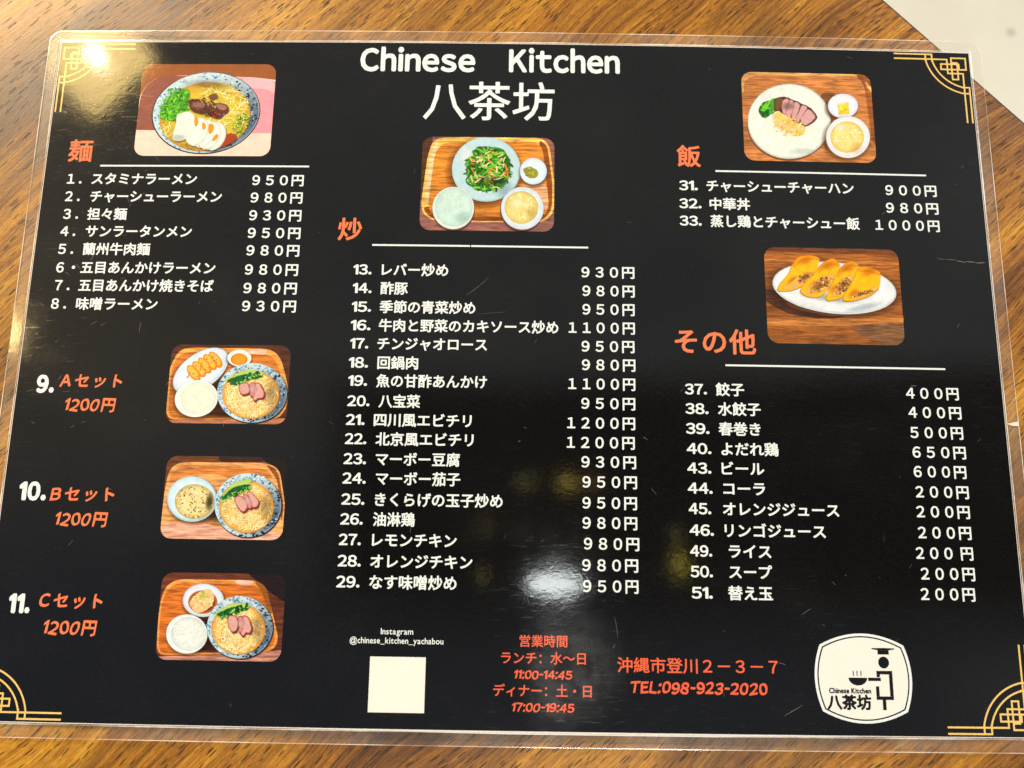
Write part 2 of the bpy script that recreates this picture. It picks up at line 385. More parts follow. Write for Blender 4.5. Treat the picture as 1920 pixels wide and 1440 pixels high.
# ---- lettering
_gc = {}
def glyph(ch):
    if ch in _gc: return _gc[ch]
    if ch == '!1':
        pts = [(0.0, 0.60), (0.19, 0.733), (0.275, 0.733), (0.275, 0.0), (0.155, 0.0), (0.155, 0.585), (0.0, 0.50)]
        r = ([(x + 0.1, y) for x, y in pts], earclip(pts)); _gc[ch] = r; return r
    c = bpy.data.curves.new('g', 'FONT'); c.body = ch; c.size = 1.0; c.resolution_u = 3
    o = bpy.data.objects.new('g', c); COL.objects.link(o); bpy.context.view_layer.update()
    me = o.evaluated_get(bpy.context.evaluated_depsgraph_get()).to_mesh()
    r = ([(v.co.x, v.co.y) for v in me.vertices], [tuple(p.vertices) for p in me.polygons])
    bpy.data.objects.remove(o); bpy.data.curves.remove(c)
    _gc[ch] = r
    return r
def layout(text, gap=0.13, track=0.0, roman=False):
    """glyphs with their em offsets: Japanese on full-width cells, ASCII packed side by side"""
    out = []; x = 0.0
    for ch in text:
        if ch == ' ': x += 0.30; continue
        if ch == '\u3000': x += 1.0; continue
        if ord(ch) < 128:
            gch = ch if roman else '!1' if ch == '1' else chr(ord(ch) + 0xFEE0)
            vs_, fs_ = glyph(gch)
            x0 = min(v[0] for v in vs_); x1 = max(v[0] for v in vs_)
            k = 1.0 if roman else 0.55 if ch == '_' else 0.42 if ch == '-' else 1.0
            out.append((gch, x - x0 * k, k)); x += (x1 - x0) * k + gap + track
        else:
            out.append((ch, x, 1.0)); x += 1.0 + track
    return out
def text_mesh(text, x0, x1, yc, bold=0.022, em=None, gap=0.13, track=0.0, shear=0.0, wob=0.0, roman=False, nib=False, z=0.212):
    """ink runs from x0 to x1 (mm); em only fixes the height when given"""
    lay = layout(text, gap, track, roman)
    xs = [v[0] * k + dx for gch, dx, k in lay for v in glyph(gch)[0]]
    lo, hi = min(xs) - bold, max(xs) + bold
    sx_ = (x1 - x0) / (hi - lo) if x1 is not None else em
    sy_ = em if em else sx_
    V, F = [], []
    rnd = random.Random(len(text) * 7 + ord(text[0]))
    offs = [(0, 0)] + [(bold * math.cos(a), bold * math.sin(a)) for a in (0, 1.0472, 2.0944, 3.14159, 4.18879, 5.23599)] if bold else [(0, 0)]
    if nib: offs = [(q_ * bold * 0.75 / 3, q_ * bold * 1.0 / 3) for q_ in (-3, -2, -1, 0, 1, 2, 3)] + [(bold * .5, -bold * .4), (-bold * .5, bold * .4)]
    for gch, dx, k in lay:
        gv_, gf_ = glyph(gch); a = (rnd.random() - 0.5) * wob; dy = (rnd.random() - 0.5) * wob * 0.4
        cxg = sum(v[0] for v in gv_) / len(gv_)
        for q_, (ox, oy) in enumerate(offs):
            b0 = len(V)
            for vx, vy in gv_:
                u, v = (vx - cxg) * math.cos(a) - (vy - 0.37) * math.sin(a) + cxg, (vx - cxg) * math.sin(a) + (vy - 0.37) * math.cos(a) + dy
                if nib: u += 0.022 * math.sin(5.2 * v + dx * 3.1 + 1.0); v += 0.024 * math.sin(4.3 * (u + dx) + dx * 1.7)
                V.append((x0 + (u * k + dx + ox - lo + shear * v) * sx_, yc + (v + oy) * sy_, z + 0.0012 * q_))
            F += [tuple(i + b0 for i in f) for f in gf_]
    return V, F
def text(name, s, x0, x1, yc, mat='white', parent=menu, label=None, **kw):
    V, F = text_mesh(s, x0, x1, yc, **kw)
    o = build(name, V, F, [M[mat]], parent)
    if label: o['label'] = label
    return o

text('title_text', 'Chinese Kitchen'.split()[0], -49.7, -12.4, 98.9, em=10.2, bold=0.036, gap=0.125)
text('title_text', 'Kitchen', -1.5, 34.3, 99.0, em=10.2, bold=0.036, gap=0.125)
text('title_text', '八茶坊', -28.7, 13.3, 84.6, bold=0.010, label='large white three character shop name')
for s, x0, x1, y in (('麺', -141.7, -133.9, 66.7), ('炒', -53.8, -46.3, 40.9), ('飯', 52.0, 59.6, 66.7), ('その他', 50.0, 74.6, 6.6)):
    text('section_heading', s, x0, x1, y, 'orange', bold=0.022, track=0.04, label='orange section heading')
def bar(V, F, x0, y0, x1, y1, wd, z):
    d = Vector((x1 - x0, y1 - y0)); L_ = d.length; d /= L_; nn = Vector((-d.y, d.x)) * wd / 2
    n = max(1, int(L_ / 5)); b0 = len(V)
    for i in range(n + 1):
        px, py = x0 + (x1 - x0) * i / n, y0 + (y1 - y0) * i / n
        V += [(px - nn.x, py - nn.y, z), (px + nn.x, py + nn.y, z)]
    F += [(b0 + 2 * i, b0 + 2 * i + 2, b0 + 2 * i + 3, b0 + 2 * i + 1) for i in range(n)]
for x0, x1, y in ((-130.9, -64.1, 61.65), (-42.9, 23.9, 35.85), (64.1, 131.0, 61.9), (65.1, 131.8, -0.6)):
    V, F = [], []
    if x0 == -42.9: bar(V, F, x0, y, -12.6, y, 0.55, 0.212); bar(V, F, -12.3, y, x1, y, 0.55, 0.212)
    else: bar(V, F, x0, y, x1, y, 0.55, 0.212)
    build('divider_line', V, F, [M['white']], menu)

ITEMS = [
    ('１．', -141.0, -135.6, 'スタミナラーメン', -133.1, -99.4, '９５０円', -81.8, -65.5, 57.2, 56.95),
    ('２．', -141.0, -135.6, 'チャーシューラーメン', -132.9, -91.0, '９８０円', -81.9, -65.5, 51.3, 51.15),
    ('３．', -140.9, -135.8, '担々麺', -133.2, -120.6, '９３０円', -81.9, -65.5, 45.4, 45.25),
    ('４．', -141.1, -135.7, 'サンラータンメン', -133.1, -99.5, '９５０円', -81.9, -65.4, 39.7, 39.45),
    ('５．', -141.1, -135.7, '蘭州牛肉麺', -133.3, -112.1, '９８０円', -81.9, -65.4, 33.85, 33.75),
    ('６・', -141.0, -134.7, '五目あんかけラーメン', -133.3, -91.1, '９８０円', -81.9, -65.4, 27.85, 27.55),
    ('７．', -140.8, -136.0, '五目あんかけ焼きそば', -133.3, -91.2, '９８０円', -81.9, -65.4, 22.1, 21.6),
    ('８．', -141.2, -135.9, '味噌ラーメン', -133.4, -108.0, '９３０円', -81.9, -65.3, 16.2, 15.9),
    ('13.', -48.3, -42.7, 'レバー炒め', -39.6, -19.1, '９３０円', 21.8, 38.1, 27.9, 27.95),
    ('14.', -48.2, -42.4, '酢豚', -39.7, -31.3, '９８０円', 22.1, 38.1, 21.95, 22.0),
    ('15.', -48.2, -42.3, '季節の青菜炒め', -39.7, -10.5, '９５０円', 22.1, 38.0, 16.05, 16.15),
    ('16.', -48.2, -42.2, '牛肉と野菜のカキソース炒め', -39.7, 14.8, '１１００円', 17.9, 38.0, 10.25, 10.35),
    ('17.', -48.1, -42.6, 'チンジャオロース', -39.9, -6.7, '９５０円', 21.8, 37.8, 4.55, 4.6),
    ('18.', -48.2, -42.4, '回鍋肉', -39.6, -27.3, '９８０円', 21.9, 38.0, -1.35, -1.1),
    ('19.', -48.1, -42.4, '魚の甘酢あんかけ', -39.7, -6.5, '１１００円', 17.8, 37.9, -6.9, -6.95),
    ('20.', -48.1, -41.4, '八宝菜', -38.7, -26.3, '９５０円', 21.7, 37.8, -13.05, -12.85),
    ('21.', -48.2, -42.6, '四川風エビチリ', -39.9, -10.8, '１２００円', 17.5, 37.7, -18.7, -18.75),
    ('22.', -48.2, -41.8, '北京風エビチリ', -39.1, -10.1, '１２００円', 17.4, 37.5, -24.4, -24.55),
    ('23.', -48.3, -41.6, 'マーボー豆腐', -38.8, -14.0, '９３０円', 21.7, 37.8, -30.3, -30.25),
    ('24.', -48.3, -41.4, 'マーボー茄子', -38.5, -13.7, '９５０円', 22.0, 38.0, -36.0, -36.1),
    ('25.', -48.3, -41.5, 'きくらげの玉子炒め', -38.5, -1.2, '９５０円', 22.0, 37.9, -42.1, -42.15),
    ('26.', -48.3, -41.7, '油淋鶏', -38.8, -26.6, '９８０円', 22.0, 37.9, -47.8, -47.9),
    ('27.', -48.4, -42.0, 'レモンチキン', -38.8, -14.3, '９８０円', 22.4, 38.4, -53.65, -53.8),
    ('28.', -48.4, -41.7, 'オレンジチキン', -39.0, -9.6, '９８０円', 21.9, 38.0, -59.65, -59.85),
    ('29.', -48.5, -41.8, 'なす味噌炒め', -39.0, -14.0, '９５０円', 22.1, 38.0, -65.5, -65.7),
    ('31.', 52.5, 58.4, 'チャーシューチャーハン', 61.1, 107.6, '９００円', 117.6, 133.9, 56.9, 56.7),
    ('32.', 52.4, 59.4, '中華丼', 61.9, 74.6, '９８０円', 117.4, 134.0, 50.9, 50.8),
    ('33.', 52.4, 59.3, '蒸し鶏とチャーシュー飯', 62.0, 108.7, '１０００円', 113.6, 133.9, 45.2, 45.05),
    ('37.', 52.7, 59.3, '餃子', 61.9, 70.5, '４００円', 119.2, 135.2, -8.05, -8.15),
    ('38.', 52.7, 59.6, '水餃子', 62.4, 75.2, '４００円', 119.5, 135.5, -13.95, -13.95),
    ('39.', 52.7, 59.7, '春巻き', 62.4, 74.9, '５００円', 119.6, 135.5, -19.9, -20.0),
    ('40.', 52.8, 60.1, 'よだれ鶏', 63.0, 80.0, '６５０円', 119.8, 135.8, -25.85, -25.85),
    ('43.', 52.8, 59.9, 'ビール', 62.9, 75.5, '６００円', 119.7, 135.4, -31.6, -31.6),
    ('44.', 52.8, 60.1, 'コーラ', 63.2, 75.5, '２００円', 119.8, 135.6, -37.45, -37.5),
    ('45.', 52.9, 59.5, 'オレンジジュース', 62.9, 96.9, '２００円', 119.6, 135.4, -43.35, -43.25),
    ('46.', 53.0, 60.1, 'リンゴジュース', 63.2, 92.6, '２００円', 119.6, 135.3, -49.5, -49.25),
    ('49.', 53.0, 59.4, 'ライス', 64.2, 76.5, '２００ 円', 118.5, 135.3, -55.4, -55.1),
    ('50.', 53.0, 59.4, 'スープ', 64.1, 76.5, '２００円', 119.5, 135.3, -61.2, -60.9),
    ('51.', 53.1, 59.2, '替え玉', 63.6, 76.4, '２００円', 119.0, 134.8, -67.1, -66.6),
]
EM = 4.22
for num, n0, n1, nm, x0, x1, pr, p0, p1, y, py in ITEMS:
    o = text('menu_line', nm, x0, x1, y, em=EM, bold=0.025)
    if ord(num[0]) < 128: text('item_number', num, n0, n1, y, parent=o, em=4.1, bold=0.028, gap=0.09)
    else: text('item_number', num, n0, None, y, parent=o, em=EM, bold=0.025)
    text('item_price', pr, p0, p1, py, parent=o, em=EM, bold=0.024)
for num, n0, n1, ny, nm, x0, x1, y, p0, p1, py in (('9.', -142.6, -137.1, -8.9, 'Aセット', -135.5, -116.3, -7.9, -133.3, -117.8, -15.2),
        ('10.', -143.8, -135.6, -41.0, 'Bセット', -134.2, -115.1, -41.8, -132.1, -116.6, -49.0),
        ('11.', -142.7, -136.4, -73.0, 'Cセット', -133.9, -115.3, -72.1, -131.9, -116.4, -79.5)):
    o = text('set_meal_line', nm, x0, x1, y, 'orange', em=4.6, bold=0.034, nib=True, track=0.10, wob=0.10, shear=0.06, label='orange set meal lettering')
    text('item_number', num, n0, n1, ny, parent=o, em=6.6, bold=0.055, gap=0.15)
    text('item_price', '1200円', p0, p1, py, 'orange', parent=o, em=4.6, bold=0.036, nib=True, shear=0.14, wob=0.16)
text('account_text', 'Instagram', -35.1, -25.9, -78.9, em=2.35, bold=0.014, gap=0.10, roman=True)
text('account_text', '@chinese_kitchen_yachabou', -43.8, -17.3, -81.4, em=2.35, bold=0.014, gap=0.10, roman=True)
text('opening_hours', '営業時間', 4.2, 17.7, -81.0, 'red', bold=0.014)
text('opening_hours', 'ランチ：水〜日', -0.9, 22.9, -85.6, 'red', bold=0.014)
text('opening_hours', '11:00-14:45', 2.7, 19.1, -90.0, 'red', em=2.9, bold=0.036, nib=True, shear=0.12, wob=0.16, gap=0.09)
text('opening_hours', 'ディナー：土・日', -3.0, 24.5, -94.3, 'red', bold=0.014)
text('opening_hours', '17:00-19:45', 2.2, 19.7, -98.7, 'red', em=2.9, bold=0.036, nib=True, shear=0.12, wob=0.16, gap=0.09)
text('address_text', '沖縄市登川２－３－７', 31.7, 76.9, -87.1, 'red', em=4.4, bold=0.016)
text('telephone_text', 'TEL:098-923-2020', 35.2, 73.8, -93.0, 'red', em=3.9, bold=0.042, nib=True, shear=0.13, wob=0.16, gap=0.12)

# ---- corner ornaments: two rules, a double quarter ring and a fretwork knot
def ornament(sx_, sy_):
    V, F = [], []
    zc = [0.212]
    def path(pts, wd=0.50):
        for (a0, b0), (a1, b1) in zip(pts, pts[1:]):
            da, db = a1 - a0, b1 - b0; L_ = math.hypot(da, db); e = wd / 2 / L_ if L_ > 1.5 else 0
            bar(V, F, sx_ * (W / 2 - (a0 - da * e)), sy_ * (H / 2 - (b0 - db * e)), sx_ * (W / 2 - (a1 + da * e)), sy_ * (H / 2 - (b1 + db * e)), wd, zc[0]); zc[0] += 0.0006
    A, B = 0.75, 2.45
    for sw in (lambda p: p, lambda p: (p[1], p[0])):
        path([sw(p_) for p_ in ((24.5, A), (12.3, A), (12.3, B + 0.6))])
        path([sw(p_) for p_ in ((24.5, B), (7.4, B), (7.4, 7.4))])
        path([sw(p_) for p_ in ((14.4, A), (14.4, B + 0.4))])
        path([sw(p_) for p_ in ((3.6, 4.1), (9.5, 4.1), (9.5, 6.0), (3.6, 6.0), (3.6, 4.1))])
    path([(1.3, 1.9), (6.0, 1.9), (6.0, 6.0), (1.3, 6.0), (1.3, 1.9)])
    for r in (12.6, 14.7):
        a0 = math.asin((B) / r); pts = [(r * math.cos(a0 + (math.pi / 2 - 2 * a0) * i / 24), r * math.sin(a0 + (math.pi / 2 - 2 * a0) * i / 24)) for i in range(25)]
        path(pts)
    build('corner_ornament', V, F, [M['gold']], menu)
ornament(1, 1); ornament(-1, 1); ornament(-1, -1); ornament(1, -1)

# ---- blank square under the account name
V = [(x, y, 0.212) for x, y in ((-37.8, -100.7), (-22.1, -100.7), (-22.1, -85.85), (-37.8, -85.85))]
build('blank_square', V, [(0, 1, 2, 3)], [M['cream']], menu, slab=2.5)

# ---- shop badge
def barrel(hw, hh, cx=100.95, cy=-89.75, cw=0.868, ch=0.738, n=14):
    K = [(cw * hw, ch * hh), (-cw * hw, ch * hh), (-cw * hw, -ch * hh), (cw * hw, -ch * hh)]
    Mid = [(0, hh), (-hw, 0), (0, -hh), (hw, 0)]; pts = []
    for k in range(4):
        p0, p1, m_ = K[k], K[(k + 1) % 4], Mid[k]; c = (2 * m_[0] - (p0[0] + p1[0]) / 2, 2 * m_[1] - (p0[1] + p1[1]) / 2)
        for i in range(n):
            t_ = i / n; pts.append((cx + (1 - t_) ** 2 * p0[0] + 2 * t_ * (1 - t_) * c[0] + t_ ** 2 * p1[0], cy + (1 - t_) ** 2 * p0[1] + 2 * t_ * (1 - t_) * c[1] + t_ ** 2 * p1[1]))
    return pts
def plate_poly(pts, z): return [(x, y, z) for x, y in pts], [tuple(range(len(pts)))]
V, F = plate_poly(barrel(13.75, 12.05), 0.212); badge = build('shop_badge', V, F, [M['white']], menu, slab=2.5)
badge['label'] = 'cream badge with black chef and bowl emblem'
V, F = plate_poly(barrel(13.0, 11.35), 0.217); build('badge_outline', V, F, [M['logo_black']], badge, slab=2.5)
V, F = plate_poly(barrel(12.62, 10.98), 0.222); build('badge_field', V, F, [M['cream']], badge, slab=2.5)
V, F = [], []; zb = 0.226
def addp(pts):
    b0 = len(V); V.extend((x, y, zb) for x, y in pts); F.append(tuple(range(b0, b0 + len(pts))))
def rect(x0, y0, x1, y1): addp([(x0, y0), (x1, y0), (x1, y1), (x0, y1)])
addp([(103.6, -81.65), (103.9, -81.95), (105.2, -82.15), (108.8, -82.15), (110.1, -81.95), (110.4, -81.65), (107.0, -81.55)])
rect(105.4, -83.35, 108.6, -82.16)
addp([(106.95 + 1.55 * math.cos(a * math.pi / 14), -85.5 + 1.6 * math.sin(a * math.pi / 14)) for a in range(28)])
rect(104.7, -88.7, 109.2, -87.75); rect(108.2, -94.55, 109.2, -88.71); rect(104.3, -95.5, 109.2, -94.56); rect(104.7, -89.45, 105.65, -88.71)
rect(104.3, -94.55, 105.25, -91.9); rect(105.95, -98.2, 106.95, -95.51); rect(102.25, -90.5, 105.85, -89.6)
addp([(99.35 + 2.65 * math.cos(math.pi + a * math.pi / 16), -89.65 + 2.1 * math.sin(math.pi + a * math.pi / 16)) for a in range(17)])
for x in (98.15, 99.2, 100.3): rect(x - 0.14, -89.2, x + 0.14, -87.8)
build('chef_emblem', V, F, [M['logo_black']], badge, slab=2.5)
text('badge_text', 'Chinese Kitchen', 91.0, 102.9, -93.1, 'logo_black', parent=badge, em=1.9, bold=0.05, gap=0.11, roman=True, z=0.226)
text('badge_text', '八茶坊', 90.3, 102.8, -96.25, 'logo_black', parent=badge, bold=0.045, z=0.226)

# ---- printed food photographs (flat ink; shapes in mm from the middle of each picture)
PHOTOS = [
 ((-98.7, 81.05, 43.7, 32.0), (243, 208, 196), 'printed photo of noodle soup with sliced egg on a pink tray', [
  ('P','table',(152,96,60),[-29.0,18.13,27.1,18.17,27.59,10.59,21.69,10.41,15.4,11.33,-10.82,12.07,-16.58,11.28,-19.85,8.92,-21.77,4.84,-22.37,-0.78,-27.01,-0.77]),
  ('P','tray',(146,92,80),[-26.33,-7.21,-21.79,-0.78,-21.63,4.84,-19.84,8.86,-16.57,11.22,-11.98,12.01,-2.04,11.6,-0.38,-7.6,-21.87,-7.12]),
  ('P','tray',(243,158,170),[-2.05,11.76,9.03,11.31,15.99,11.11,21.8,10.0,24.26,8.69,25.4,-8.18,-0.35,-7.99]),
  ('P','tray',(250,182,192),[10.49,11.09,16.0,11.04,21.81,9.87,22.15,4.93,19.74,7.26,12.8,7.39]),
  ('E','noodle_bowl',(28,34,46),[0.21,-1.12,17.24,2.68,-3.04,14.04],None),
  ('E','noodle_bowl',(196,214,222),[0.2,-0.99,16.9,2.63,-2.97,13.74],None),
  ('B','noodle_bowl',None,[0.2,-0.99,16.9,2.63,-2.97,13.74],0.8),
  ('H','noodle_bowl',(255,255,255),[-4.92,11.28,6.62,1.84,-0.39,1.22],0.4),
  ('E','soup',(208,182,84),[0.04,-2.45,14.41,2.24,-2.53,11.69],(190,150,70)),
  ('N','noodles',[(236,222,140),(226,204,104),(246,236,180),(214,186,96)],[5.61,3.31,8.39,-3.17,1.42,5.57],110,(4.0,0.25)),
  ('N','noodles',[(236,222,140),(226,204,104),(246,236,180)],[7.31,-3.51,6.6,0.02,-0.3,3.7],50,(3.2,0.26)),
  ('N','noodles',[(236,222,140),(220,190,100)],[-10.78,-6.95,3.11,-2.56,1.79,2.6],26,(2.6,0.26)),
  ('P','greens',(96,158,66),[-13.99,-3.56,-14.54,-0.77,-13.39,2.34,-11.89,4.84,-9.13,6.41,-6.28,7.04,-5.51,4.85,-6.44,2.35,-5.06,-0.14,-7.29,-1.07,-9.51,-2.01,-10.52,-3.55]),
  ('F','greens',[(92,168,52),(60,138,46),(128,205,62),(150,224,84),(40,108,40)],[-9.86,1.72,4.65,-1.75,1.37,5.56],210,0.8),
  ('F','greens',[(130,220,60),(110,200,50)],[-11.79,-2.32,2.89,0.0,-0.18,1.86],30,0.6),
  ('F','greens',[(150,222,92),(70,140,46),(200,240,150),(50,110,40),(120,190,80)],[11.74,-5.03,2.38,-1.29,1.59,3.81],110,0.55),
  ('P','meat',(96,58,44),[-5.66,3.28,-1.32,3.29,0.86,1.43,0.76,-0.74,-0.89,-1.68,-4.14,-0.76,-5.17,1.1]),
  ('P','meat',(132,84,66),[-4.45,2.66,-1.24,2.36,0.04,0.96,-1.08,0.49,-4.01,0.95]),
  ('P','meat',(104,58,50),[0.6,1.12,3.41,2.06,6.92,1.45,7.67,-0.72,5.78,-2.28,5.02,-3.52,2.07,-2.6,0.5,-1.06]),
  ('P','meat',(160,112,98),[3.43,1.75,6.65,1.13,6.78,-0.42,4.15,0.04]),
  ('P','meat',(190,78,58),[2.21,-0.9,3.98,-1.36,3.8,-2.75,2.2,-2.44]),
  ('P','meat',(120,84,66),[0.6,4.54,2.83,5.49,3.83,3.93,1.58,3.14]),
  ('F','meat',[(70,38,32),(146,96,78),(110,64,52),(172,128,112),(84,46,36)],[0.94,0.5,5.93,-2.0,0.61,2.81],60,0.8),
  ('F','greens',[(120,190,70),(80,150,50)],[3.88,3.3,5.78,-1.07,0.27,3.38],16,0.5),
  ('P','sauce',(164,70,44),[6.12,-9.96,8.83,-8.11,11.21,-9.33,9.69,-11.78,5.85,-13.62,1.89,-14.06]),
  ('E','egg',(214,216,208),[3.82,-9.54,3.12,-1.68,1.84,4.46],None),
  ('E','egg',(236,236,228),[3.64,-9.36,3.02,-1.63,1.79,4.33],(222,224,218)),
  ('E','egg',(214,216,208),[2.22,-9.24,3.13,-1.68,1.84,4.47],None),
  ('E','egg',(236,236,228),[2.04,-9.06,3.02,-1.63,1.78,4.33],(222,224,218)),
  ('E','egg',(214,216,208),[0.17,-8.64,3.13,-1.69,1.84,4.47],None),
  ('E','egg',(236,236,228),[-0.02,-8.45,3.03,-1.63,1.78,4.34],(222,224,218)),
  ('E','egg',(214,216,208),[-1.89,-8.03,3.14,-1.69,1.83,4.48],None),
  ('E','egg',(236,236,228),[-2.08,-7.85,3.03,-1.63,1.78,4.34],(222,224,218)),
  ('P','egg',(226,229,222),[-8.92,-2.16,-5.57,-0.91,-3.75,-1.99,-2.43,-4.46,-2.88,-7.85,-4.76,-10.0,-7.24,-11.08,-9.57,-10.69,-9.26,-7.87,-8.65,-5.09]),
  ('P','egg',(247,156,44),[-2.96,-2.77,-2.17,-3.54,-1.89,-5.08,-2.52,-6.16,-2.89,-4.46]),
  ('P','egg',(247,156,44),[-0.48,-4.77,0.43,-5.38,0.68,-6.61,0.02,-7.29]),
  ('P','egg',(247,156,44),[1.84,-5.07,3.21,-5.99,3.08,-7.83,2.15,-8.75,1.8,-6.91]),
  ('P','egg',(247,156,44),[4.3,-8.74,5.07,-9.35,4.17,-10.58,3.22,-11.2]),
  ('G','sauce',[(110,66,40),(150,90,50)],[-3.05,-13.05,5.7,-1.25,0.1,0.89],26,0.4),
  ('H','soup',(255,240,150),[5.55,7.68,4.92,-0.91,0.15,1.85],0.5),
  ('H','soup',(120,80,24),[1.12,8.62,8.74,-0.81,-0.01,1.88],0.5),
  ('H','meat',(190,150,136),[-2.29,1.11,2.6,0.01,-0.11,1.24],0.5),
  ('H','meat',(60,30,26),[2.01,-1.98,3.45,0.01,-0.1,1.24],0.5),
  ('H','egg',(255,255,250),[-6.29,-5.71,2.59,0.01,-0.31,3.39],0.6),
  ('H','egg',(190,196,196),[-7.63,-10.01,3.16,0.01,-0.14,1.53],0.6),
 ]),
 ((-7.6, 56.5, 41.8, 31.3), (150, 104, 96), 'printed photo of stir-fried greens with rice and soup on a tray', [
  ('P','tray',(92,58,34),[-23.69,16.86,-17.18,16.93,-18.89,8.71,-20.37,-5.34,-22.76,-8.32]),
  ('P','tray',(244,198,116),[-15.16,15.58,16.75,15.78,19.31,13.14,21.07,-0.35,20.89,-9.22,17.81,-12.49,4.53,-12.82,-16.23,-12.7,-19.91,-10.34,-20.65,-6.82,-19.17,8.71,-17.92,13.57]),
  ('P','tray',(150,86,38),[15.91,15.37,18.75,12.83,20.37,-0.06,20.27,-8.64,17.25,-12.06,5.08,-12.37,-15.96,-12.35,-19.23,-10.04,-20.0,-7.7,7.78,-7.94,17.73,-1.89]),
  ('P','tray',(214,144,72),[-14.54,13.76,14.79,14.29,17.2,12.2,19.44,-7.77,17.24,-10.74,-15.72,-11.18,-18.01,-9.15,-18.38,-6.5,-16.95,9.64]),
  ('P','tray',(236,206,166),[-15.28,14.97,-16.95,9.64,-18.34,-5.91,-19.62,-6.81,-18.58,7.81,-17.34,12.97]),
  ('P','tray',(226,176,136),[9.07,-0.82,18.69,0.51,19.21,-7.77,17.23,-8.98,13.27,-1.95]),
  ('E','plate',(112,66,30),[-1.07,3.82,11.06,0.14,-0.23,10.93],None),
  ('E','plate',(168,196,204),[-0.53,4.84,10.82,0.14,-0.22,10.88],None),
  ('E','plate',(200,223,229),[-0.59,4.96,10.48,0.14,-0.22,10.55],(186,211,220)),
  ('H','plate',(245,250,252),[-6.52,8.86,3.65,0.04,-0.11,4.52],0.6),
  ('H','plate',(150,180,190),[5.47,-2.06,4.18,0.06,-0.06,3.56],0.5),
  ('P','greens',(62,92,36),[-6.45,6.15,-4.29,9.79,-3.78,12.22,-0.97,12.41,4.68,11.72,5.55,9.92,7.01,6.32,6.8,2.13,3.51,-1.79,-0.1,-2.58,-4.03,-1.59,-5.18,0.18,-6.65,3.15]),
  ('N','greens',[(70,146,44),(48,108,30),(112,186,70),(150,204,92),(60,128,40),(36,80,26)],[0.03,4.79,7.34,0.1,-0.15,7.55],150,(4.6,0.6)),
  ('N','greens',[(236,214,172),(112,186,70),(226,132,62),(60,128,40),(226,200,150)],[0.04,4.43,6.58,0.09,-0.14,6.89],60,(2.4,0.42)),
  ('E','side_dish',(120,76,48),[14.33,3.73,4.34,0.06,-0.04,4.49],None),
  ('E','side_dish',(214,228,240),[14.32,4.27,4.2,0.06,-0.04,4.4],(198,216,232)),
  ('P','pickles',(148,150,58),[10.96,4.88,13.19,5.81,15.72,4.35,15.32,2.25,12.95,1.91]),
  ('F','pickles',[(188,182,104),(128,134,48),(160,160,70)],[13.63,3.57,1.85,-0.69,0.51,1.55],16,0.8),
  ('E','rice_bowl',(100,62,40),[-10.52,-8.91,6.61,0.08,-0.19,6.91],None),
  ('E','rice_bowl',(214,222,216),[-10.53,-8.32,6.47,0.08,-0.19,6.94],None),
  ('E','rice',(200,224,219),[-10.4,-8.03,5.78,0.07,-0.17,6.24],(186,212,208)),
  ('G','rice',[(208,230,226),(194,218,213),(216,233,229),(204,224,216)],[-10.4,-8.03,5.28,0.06,-0.16,5.74],110,0.55),
  ('E','soup_bowl',(98,60,40),[10.71,-8.78,6.66,0.09,-0.09,6.9],None),
  ('E','soup_bowl',(216,226,234),[11.0,-8.13,6.63,0.09,-0.09,7.0],(200,212,224)),
  ('E','soup',(224,208,146),[10.7,-7.9,5.16,0.07,-0.07,5.3],(208,188,120)),
  ('N','soup',[(238,226,178),(214,196,124),(244,234,196)],[10.83,-7.6,4.44,0.06,-0.05,4.41],40,(2.2,0.3)),
  ('H','rice_bowl',(226,240,238),[-12.26,-6.43,4.17,0.05,-0.11,3.83],0.5),
  ('H','rice',(150,186,184),[-7.68,-11.37,3.6,0.05,-0.07,2.64],0.3),
  ('H','soup',(252,244,206),[9.43,-6.44,3.06,0.04,-0.04,2.65],0.7),
  ('H','soup',(186,156,86),[13.9,-9.61,2.22,0.03,-0.03,3.23],0.28),
  ('H','greens',(20,50,16),[0.67,0.85,4.75,0.06,-0.05,2.68],0.45),
 ]),
 ((94.5, 81.05, 42.0, 30.7), (200, 136, 86), 'printed photo of roast pork rice with soup and pickles on a tray', [
  ('P','tray',(232,178,118),[-19.95,15.73,15.63,15.66,18.99,13.86,17.0,14.44,-17.71,14.2,-20.41,11.31,-20.26,7.88,-21.69,7.85,-21.4,15.69]),
  ('P','tray',(160,98,56),[15.91,15.51,21.36,14.56,21.62,9.85,22.06,-8.69,20.06,-8.74,18.95,8.84,18.58,11.96]),
  ('P','tray',(232,180,128),[19.53,13.24,21.62,9.85,20.97,8.89,18.89,12.28]),
  ('P','tray',(140,92,56),[4.2,8.46,9.96,8.29,7.39,3.86,7.96,-1.07,5.97,-10.61,4.84,-10.64]),
  ('E','plate',(128,82,50),[-6.4,-2.4,13.43,0.31,0.63,12.87],None),
  ('E','plate',(206,212,206),[-6.22,-1.56,13.29,0.31,0.64,12.94],None),
  ('E','plate',(228,235,229),[-6.3,-1.41,12.92,0.3,0.62,12.58],(222,229,224)),
  ('E','plate',(233,236,229),[-6.35,-1.41,10.58,0.24,0.48,9.86],None),
  ('H','plate',(248,252,250),[-8.52,7.21,7.48,0.18,0.16,3.43],0.6),
  ('H','plate',(190,198,192),[-2.05,-11.86,6.53,0.15,0.08,1.52],0.3),
  ('E','rice',(226,228,218),[-6.44,-3.26,7.71,0.18,0.32,6.46],(232,236,229)),
  ('G','rice',[(236,238,230),(224,227,217),(240,241,234)],[-6.19,-3.87,7.1,-2.67,2.12,5.53],90,0.5),
  ('P','greens',(34,92,40),[-15.92,1.76,-14.67,4.27,-12.62,5.25,-11.5,4.65,-12.24,0.92,-13.45,-0.5,-14.87,-0.37]),
